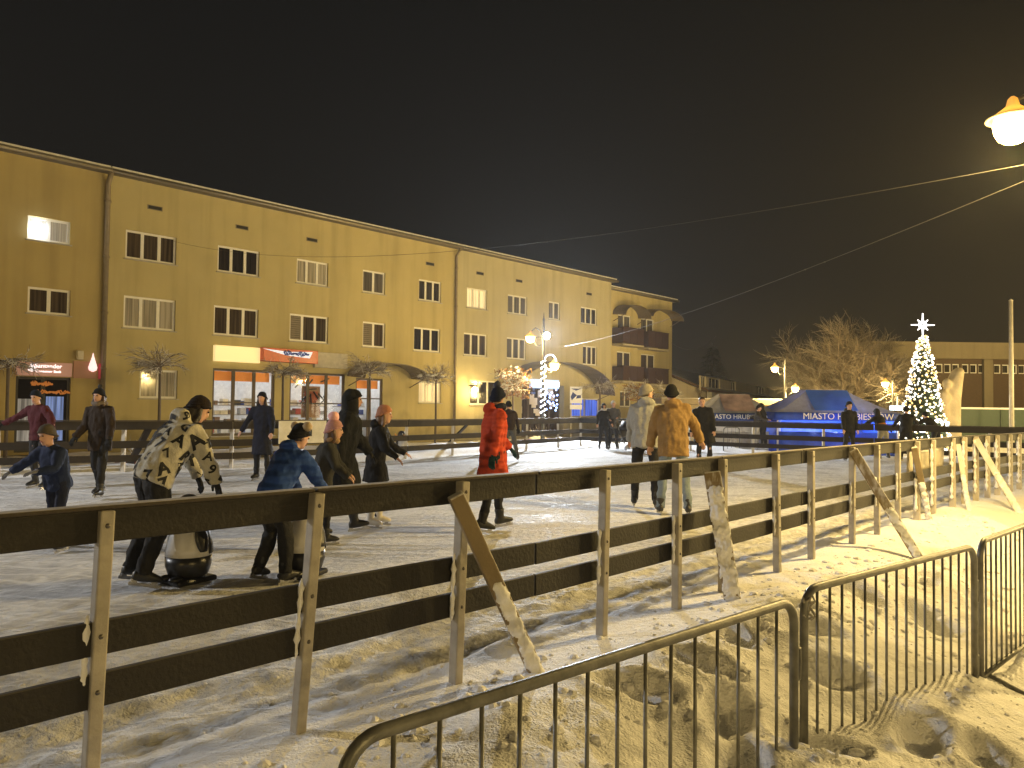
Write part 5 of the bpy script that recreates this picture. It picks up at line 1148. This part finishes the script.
    for s in (-1, 1):
        sh, el, wr, d2 = arms[s]; m.tube([sh - sxc * s * .10 * k, sh - u * .01 * k, sh.lerp(el, .5), el, el.lerp(wr, .5), wr - d2 * .02 * k, wr + d2 * .01 * k], [.075 * k * b_, .082 * k * b_, .073 * k * b_, .064 * k * b_, .058 * k * b_, .049 * k * b_, .048 * k * b_], 14)
    if hood == 'down': m.blob(NB - fw * .09 * k + u * .0, .13 * k, .085 * k, .075 * k, Matrix((sx, fw, u)).transposed())
    me = remeshed(m, vox, 2, 'jacket'); wrinkle(me, .022 * k, 8, sd_ + 5); wrinkle(me, .009 * k, 24, sd_ + 9); me.materials.append(cloth('jacket_' + jacket[0], jacket[1], quilt)); jk = link('coat' if coat > .25 else 'jacket', me, t)
    if belly:
        m = MB(); m.rings([ell(P + u * z * k - fw * .008 * k, sx, fw, a * k * b_, b * k * b_) for z, a, b in ((.0, .195, .158), (.02, .197, .160), (.2, .193, .158), (.22, .19, .155))]); m.build('orange_band', cloth(*belly), jk)
    if hood == 'up':
        m = MB(); m.rings([ell(HC + hu * z * hs + hf * o * hs, hx, hf, a * hs, b * hs) for z, a, b, o in ((-.17, .12, .11, -.02), (-.10, .105, .108, -.028), (-.03, .100, .112, -.03), (.05, .098, .112, -.028), (.10, .075, .088, -.028), (.135, .03, .04, -.03))])
        me = remeshed(m, vox, 2, 'hood'); wrinkle(me, .008 * k, 14, sd_); me.materials.append(cloth('jacket_' + jacket[0], jacket[1])); link('hood', me, jk)
    # --- hat, hair, scarf, gloves
    if hat[0] in ('beanie', 'pompom'):
        hm = cloth('knit_%d' % _pc[0], hat[1], quilt=26, rough=.95)
        m = MB(); cu = 1.13
        m.rings([ell(HC + hu * z * hs - hf * .012 * hs, hx, (hf + hu * ti).normalized(), a * hs * cu, b * hs * cu) for z, a, b, ti in ((-.014, .072, .096, .52), (-.008, .081, .104, .52), (.036, .081, .102, .42), (.042, .076, .097, .40), (.085, .068, .082, .2), (.116, .050, .060, .1), (.134, .024, .03, 0))])
        m.tube([HC - hf * .012 * hs + hx * .083 * hs * cu * math.cos(a) + (hf + hu * .48).normalized() * .103 * hs * cu * math.sin(a) + hu * .008 * hs for a in [2 * math.pi * i / 24 for i in range(25)]], .013 * hs, 8); ht = m.build('hat', hm, t)
        if pom: m = MB(); m.blob(HC + hu * .165 * hs - hf * .02 * hs, .045 * hs * pom, .045 * hs * pom, .045 * hs * pom); me = m.mesh('pompom', cloth('pom_%d' % _pc[0], [min(1, c * 1.5 + .03) for c in hat[1]])); wrinkle(me, .01, 40, 1); link('pompom', me, ht)
        if hat[0] == 'pompom' and len(hat) > 2:
            for s in (-1, 1): m = MB(); m.blob(HC + hx * s * .085 * hs + hu * .10 * hs - hf * .02 * hs, .048 * hs, .048 * hs, .048 * hs); me = m.mesh('pompom', cloth('pomfur', hat[2])); wrinkle(me, .012, 40, 2 + s); link('pompom', me, ht)
    if not hair and hat[0] != 'none' and hood != 'up': hair = ('nape', 'plain', (.035, .022, .014))
    if hair:
        m = MB()
        if hair[0] == 'short': m.rings([ell(HC + hu * z * hs - hf * (.014 + max(0, .05 - z) * .22) * hs, hx, hf, a * hs * 1.07, b * hs * 1.05) for z, a, b in ((-.04, .066, .070), (.02, .072, .082), (.07, .073, .090), (.10, .056, .07), (.125, .022, .03))])
        elif hair[0] == 'nape': m.rings([ell(HC + hu * z * hs - hf * o * hs, hx, hf, a * hs, b * hs) for z, a, b, o in ((-.06, .062, .060, .034), (-.03, .070, .070, .032), (.0, .074, .076, .028), (.03, .070, .076, .022))])
        else:
            m.rings([ell(HC + hu * z * hs - hf * o * hs, hx, hf, a * hs, b * hs) for z, a, b, o in ((-.17, .09, .06, .05), (-.10, .092, .07, .045), (-.02, .086, .085, .034), (.02, .076, .080, .026))] if hat[0] != 'none' else [ell(HC + hu * z * hs - hf * o * hs, hx, hf, a * hs, b * hs) for z, a, b, o in ((-.17, .09, .06, .05), (-.10, .092, .07, .045), (.04, .083, .092, .022), (.115, .05, .06, .014), (.13, .02, .03, .012))])
            for s in (-1, 1): m.tube([HC + hx * s * .075 * hs + hf * .0, HC + hx * s * .085 * hs - hu * .1 * hs + hf * .02 * hs, NB + hx * s * .095 * k + fw * .02 * k - u * .03 * k, NB + hx * s * .10 * k + fw * .09 * k - u * .12 * k], [.025 * hs, .03 * hs, .03 * hs, .012 * hs], 9)
        me = remeshed(m, .012, 1, 'hair'); wrinkle(me, .006, 25, sd_); me.materials.append(mat('hair_' + hair[1], hair[2], rough=.5, var=.4, vscale=30, bump=.004, bscale=90)); link('hair', me, t)
    if scarf:
        m = MB(); c = NB + u * .035 * k + fw * .01 * k; m.tube([c + sx * .088 * k * math.cos(a) + fw * .088 * k * math.sin(a) + u * .012 * k * math.sin(3 * a) for a in [2 * math.pi * i / 18 for i in range(19)]], .042 * k, 9)
        me = remeshed(m, .012, 1, 'scarf'); wrinkle(me, .01, 20, sd_); me.materials.append(cloth('scarf_' + scarf[0], scarf[1])); link('scarf', me, t)
    if gloves:
        for s in (-1, 1): m = MB(); hand(m, arms[s][2], arms[s][3], s, 1.2, 30); m.tube([arms[s][2] - arms[s][3] * .05 * k, arms[s][2] + arms[s][3] * .01 * k], [.05 * k, .042 * k], 10); m.build('glove', cloth('glove_' + gloves[0], gloves[1]), t)
    # --- skates or boots
    for s in (-1, 1):
        hp, kn, an, fd, ld = legs[s]; up_ = (-ld); lx = fd.cross(up_).normalized(); nu = lx.cross(fd).normalized(); m = MB(); kk = k * (1.0 if not child else 1.08)
        a0 = an + ld * .045 * kk
        m.rings([ell(a0 + fd * x * kk - nu * (.025 - h * .5) * kk, lx, nu, w * kk, h * kk, 12) for x, w, h in ((-.075, .028, .035), (-.055, .04, .05), (.0, .044, .058), (.07, .045, .05), (.13, .046, .036), (.17, .038, .028), (.19, .018, .018))])
        m.tube([a0 - up_ * .02 * kk, a0 + up_ * .06 * kk, a0 + up_ * (.15 if skate else .11) * kk], [.05 * kk, .05 * kk, .062 * kk], 12, squash=1.1)
        me = remeshed(m, .012, 2, 'skate' if skate else 'boot'); me.materials.append(mat('shoe_' + shoes[0], shoes[1], rough=.45)); bo = link('skate' if skate else 'boot', me, t)
        if skate:
            m = MB(); c = a0 + fd * .05 * kk - nu * .075 * kk; m.beam(c - fd * .14 * kk, c + fd * .14 * kk, .005 * kk, .03 * kk, up=nu)
            for x in (-.09, .08): q = a0 + fd * (.04 + x) * kk; m.beam(q - nu * .035 * kk, q - nu * .068 * kk, .03 * kk, .05 * kk, up=fd)
            m.build('blade', BLADE, bo)
    return t, jk, dict(k=k, P=P, u=u, fw=fw, sx=sx, NB=NB, HC=HC, arms=arms, legs=legs)
def gp(px, py): q = atz(px, py, .0); return (q.x, q.y)
BLK = ('black', (.014, .014, .016)); NAVY = ('navy', (.012, .016, .04)); DGR = ('charcoal', (.03, .03, .032)); GLV = ('black', (.015, .015, .015))
person('person in a maroon jacket and dark hat spreading both arms at the far left', gp(40, 489), 1.62, 168, lean=6, aL=(10, 38, 10, 30), aR=(18, 55, 4, 60), lL=(8, 8, 14), lR=(-6, 8, 6), jacket=('maroon', (.075, .015, .02)), hat=('beanie', (.012, .014, .022)), gloves=GLV, trousers=DGR, pitch=-8, yaw=10)
person('child in a dark blue jacket and grey hat gliding with one arm out', gp(60, 550), 1.2, 165, lean=16, aL=(30, 10, 55, -15), aR=(18, 52, 6, 55), lL=(14, 8, 20), lR=(-8, 8, 12), jacket=('navy', (.014, .024, .07)), hat=('beanie', (.10, .085, .065)), gloves=('grey', (.2, .2, .22)), trousers=NAVY, child=True, bulk=1.12, pitch=-6)
person('person in a black hat, knitted scarf and brown edged long coat, walking', gp(100, 498), 1.64, 172, lean=3, aL=(6, 14, 20), aR=(14, 10, 30), lL=(16, 5, 10), lR=(-10, 5, 14), jacket=('dark_brown', (.032, .021, .014)), coat=.2, hat=('beanie', (.012, .012, .012)), hair=('long', 'brown', (.09, .05, .025)), scarf=('grey_brown', (.15, .12, .09)), gloves=GLV, pom=.8, bulk=1.05)
_, jk, kk = person('person in a cream hoodie printed with black letters bending over a penguin aid', gp(137, 588), 1.60, -40, lean=33, side=0, aL=(30, 8, -4, 0), aR=(24, 8, -2, 0), lL=(6, 7, 26), lR=(0, 7, 22), jacket=('cream', (.52, .49, .40)), coat=.10, hat=('beanie', (.022, .015, .012)), hair=('long', 'dark', (.02, .014, .01)), hood='down', gloves=GLV, trousers=('black', (.014, .014, .016), 1.25), bulk=1.2, pitch=-20, yaw=-15)
# black letters printed on the hoodie: laid on the real cloth surface
bvh = BVHTree.FromPolygons([v.co for v in jk.data.vertices], [tuple(p.vertices) for p in jk.data.polygons]); m = MB()
def stamp(ch, c, nrm, size, ang):
    up = (Z3 - nrm * Z3.dot(nrm)).normalized(); rt = up.cross(nrm); a = R(ang); r2 = rt * math.cos(a) + up * math.sin(a); u2 = up * math.cos(a) - rt * math.sin(a)
    cu = bpy.data.curves.new('t', 'FONT'); cu.body = ch; cu.size = size; cu.offset = size * .035; cu.resolution_u = 4; cu.align_x = 'CENTER'; cu.align_y = 'CENTER'
    o = bpy.data.objects.new('t', cu); me = bpy.data.meshes.new_from_object(o); bpy.data.objects.remove(o)
    bm = bmesh.new(); bm.from_mesh(me); bmesh.ops.triangulate(bm, faces=bm.faces[:]); bmesh.ops.subdivide_edges(bm, edges=[e_ for e_ in bm.edges if e_.calc_length() > size * .25], cuts=2); bmesh.ops.triangulate(bm, faces=bm.faces[:])
    vs = []; ok = True
    for v in bm.verts:
        p = c + r2 * v.co.x + u2 * v.co.y; h = bvh.ray_cast(p + nrm * .15, -nrm, .4)
        if h[0] is None: h = bvh.find_nearest(p)
        if h[0] is None or (h[0] - p).length > .13: ok = False; break
        vs.append(h[0] + h[1] * .005)
    if ok: placed.append(c.copy()); m.add(vs, [tuple(v.index for v in f.verts) for f in bm.faces])
    bm.free(); bpy.data.meshes.remove(me)
pl_ = [p for p in jk.data.polygons]; random.Random(4).shuffle(pl_); placed = []; tries = 0
for p in pl_:
    tries += 1
    if len(placed) > 110 or tries > 4000: break
    c = p.center
    if any((c - q).length < .112 for q in placed): continue
    stamp(random.choice('OSBGAME921074RQ'), c.copy(), p.normal.copy(), random.choice((.10, .13, .17)), random.uniform(-40, 40))
m.build('printed_letters', mat('black_textile_print', (.012, .012, .012), rough=.8), jk, fix=False)
person('person in a long navy coat standing with arms held off the body', gp(262, 481), 1.66, 172, lean=2, aL=(10, 14, 18), aR=(12, 26, 12, 22), lL=(5, 5, 6), lR=(-4, 5, 4), jacket=('navy_coat', (.012, .014, .028)), coat=.46, hat=('beanie', (.01, .01, .012)), hair=('long', 'darkbrown', (.03, .018, .012)), trousers=BLK)
person('child in a blue jacket and black hat with two fur pompoms pushing a penguin aid', gp(272, 583), 1.32, -32, lean=30, aL=(34, 8, 6), aR=(36, 10, 4), lL=(14, 6, 34), lR=(8, 6, 8), jacket=('blue', (.02, .06, .26)), hat=('pompom', (.014, .014, .018), (.42, .32, .2)), gloves=GLV, trousers=('black', (.014, .014, .016), 1.25), child=True, bulk=1.15, pitch=-12, hood='down', quilt=3.5)
person('child in a pale pink pompom hat and fluffy scarf half hidden behind the blue jacket', gp(318, 548), 1.26, -80, lean=12, aL=(20, 10, 30), aR=(20, 10, 30), lL=(8, 5, 8), lR=(-6, 5, 6), jacket=('olive_dark', (.03, .03, .028)), hat=('beanie', (.55, .30, .30)), pom=1.5, hair=('long', 'brown2', (.10, .05, .025)), scarf=('tan_fur', (.36, .23, .12)), trousers=BLK, child=True, bulk=1.1)
person('tall person in a black hooded coat striding to the right past the children', gp(337, 536), 1.62, -78, lean=10, aL=(22, 8, 18), aR=(-18, 10, 14), lL=(16, 5, 8), lR=(-10, 5, 14), jacket=('black_coat', (.012, .013, .014)), coat=.34, hood='up', hat=('beanie', (.01, .01, .01)), gloves=GLV, trousers=BLK, bulk=1.28)
person('child in a black coat, pink hat and white skates gliding to the right', gp(374, 527), 1.42, -88, lean=8, aL=(30, 10, 30), aR=(18, 12, 34), lL=(8, 4, 12), lR=(-2, 4, 4), jacket=('black_child', (.013, .013, .015)), coat=.30, hat=('beanie', (.50, .23, .14)), pom=.0, shoes=('white', (.72, .68, .6)), trousers=('black', (.014, .014, .016), .95), child=True, bulk=1.05, hood='down', hair=('long', 'blond', (.16, .09, .04)))
person('person in a long red quilted coat with a navy hat and scarf', gp(491, 532), 1.66, -68, lean=3, aL=(22, 10, 26), aR=(-20, 16, 8), lL=(15, 5, 8), lR=(-10, 4, 6), jacket=('red', (.52, .06, .022)), coat=.42, quilt=3.2, hat=('beanie', (.012, .016, .035)), pom=1.0, scarf=('navy', (.014, .018, .04)), gloves=('teal', (.012, .05, .055)), trousers=('black', (.012, .012, .014), .9), bulk=1.1, hood='down', yaw=40)
person('person in a dark jacket skating away behind the red coat', gp(511, 462), 1.62, 15, lean=14, aL=(10, 20, 24), aR=(14, 22, 10), lL=(6, 5, 10), lR=(-10, 8, 16), jacket=('dark_brown2', (.03, .02, .018)), hat=('beanie', (.012, .012, .012)), trousers=('grey', (.10, .10, .10)), gloves=GLV)
person('person in a black hood standing left of the person in a white hat', gp(603, 450), 1.60, 190, aL=(14, 12, 30), aR=(10, 18, 20), jacket=('black_far', (.013, .013, .014)), hood='up', hat=('beanie', (.012, .012, .012)), scarf=('white', (.5, .48, .45)), trousers=BLK)
person('person in a white hat and grey coat standing at the far fence', gp(613, 450), 1.70, 178, aL=(24, 6, 60, -20), aR=(20, 8, 50, -10), jacket=('grey_far', (.09, .085, .08)), coat=.2, hat=('beanie', (.6, .57, .5)), trousers=BLK)
person('man in a light grey jacket and beanie beside the man in the tan jacket', gp(645, 509), 1.80, -14, lean=9, aL=(12, 10, 22), aR=(18, 8, 40), lL=(8, 6, 12), lR=(-4, 6, 6), yaw=-45, jacket=('light_grey', (.36, .36, .34)), coat=.12, hat=('beanie', (.34, .31, .25)), trousers=BLK, bulk=1.18, hood='down', scarf=('black', (.014, .014, .016)))
person('man in a tan jacket, jeans and black beanie seen from behind', gp(674, 516), 1.78, -6, lean=6, side=-2, aL=(6, 16, 10), aR=(16, 30, 8, 26), lL=(4, 7, 4), lR=(-3, 9, 2), jacket=('tan', (.25, .155, .06)), coat=.17, hat=('beanie', (.012, .012, .012)), trousers=('jeans', (.20, .25, .30), 1.0), bulk=1.16, hood='down')
person('bare headed man in a black coat looking towards the viewer', gp(704, 470), 1.74, 172, lean=6, side=6, aL=(8, 12, 10), aR=(8, 14, 10), jacket=('black_man', (.012, .012, .012)), coat=.32, hat=('none',), hair=('short', 'darkbrown2', (.05, .03, .015)), trousers=BLK, bulk=1.25, pitch=-6)
person('person in pale jeans hugging a person in black before the grey tent', gp(756, 449), 1.62, -120, lean=4, aL=(40, 0, 40, -20), aR=(40, 0, 40, -20), jacket=('charcoal', (.04, .035, .032)), hat=('beanie', (.02, .015, .012)), trousers=('pale_jeans', (.28, .27, .25)))
person('person in black clothes with the back turned hugging someone in pale jeans', gp(764, 449), 1.70, 60, lean=6, aL=(40, 0, 40, -20), aR=(40, 0, 40, -20), jacket=('black_hug', (.013, .012, .012)), hood='up', hat=('beanie', (.012, .012, .012)), trousers=BLK, bulk=1.1)
person('person in a dark hat and black jacket standing in front of the blue tent', gp(849, 461), 1.72, 182, aL=(6, 6, 12), aR=(6, 6, 12), lL=(2, 3, 2), lR=(0, 3, 2), jacket=('black_stand', (.012, .012, .013)), coat=.14, hood='down', hat=('beanie', (.012, .012, .012)), trousers=BLK)
person('person in a black jacket with an orange band leaning on the far fence', gp(884, 460), 1.60, 10, lean=30, aL=(46, 22, 16), aR=(48, 26, 14), jacket=('black_lean', (.013, .013, .014)), hood='up', hat=('beanie', (.014, .014, .014)), trousers=('light_grey', (.30, .29, .26)), coat=.06, belly=('orange', (.45, .17, .02)))
person('person in black with an arm stretched to the far fence', gp(906, 462), 1.62, -30, lean=14, aL=(30, 30, 10, 24), aR=(56, 20, 6, 10), jacket=('black_reach', (.012, .012, .013)), hat=('beanie', (.012, .012, .012)), trousers=BLK, gloves=GLV)
person('person in black bending low over the far fence before the Christmas tree', gp(937, 458), 1.58, 20, lean=40, aL=(50, 40, 10, 30), aR=(50, 40, 10, 30), jacket=('black_bend', (.012, .012, .013)), hat=('beanie', (.012, .012, .012)), trousers=BLK, gloves=GLV)
bpy.data.scenes.remove(TMPSC)
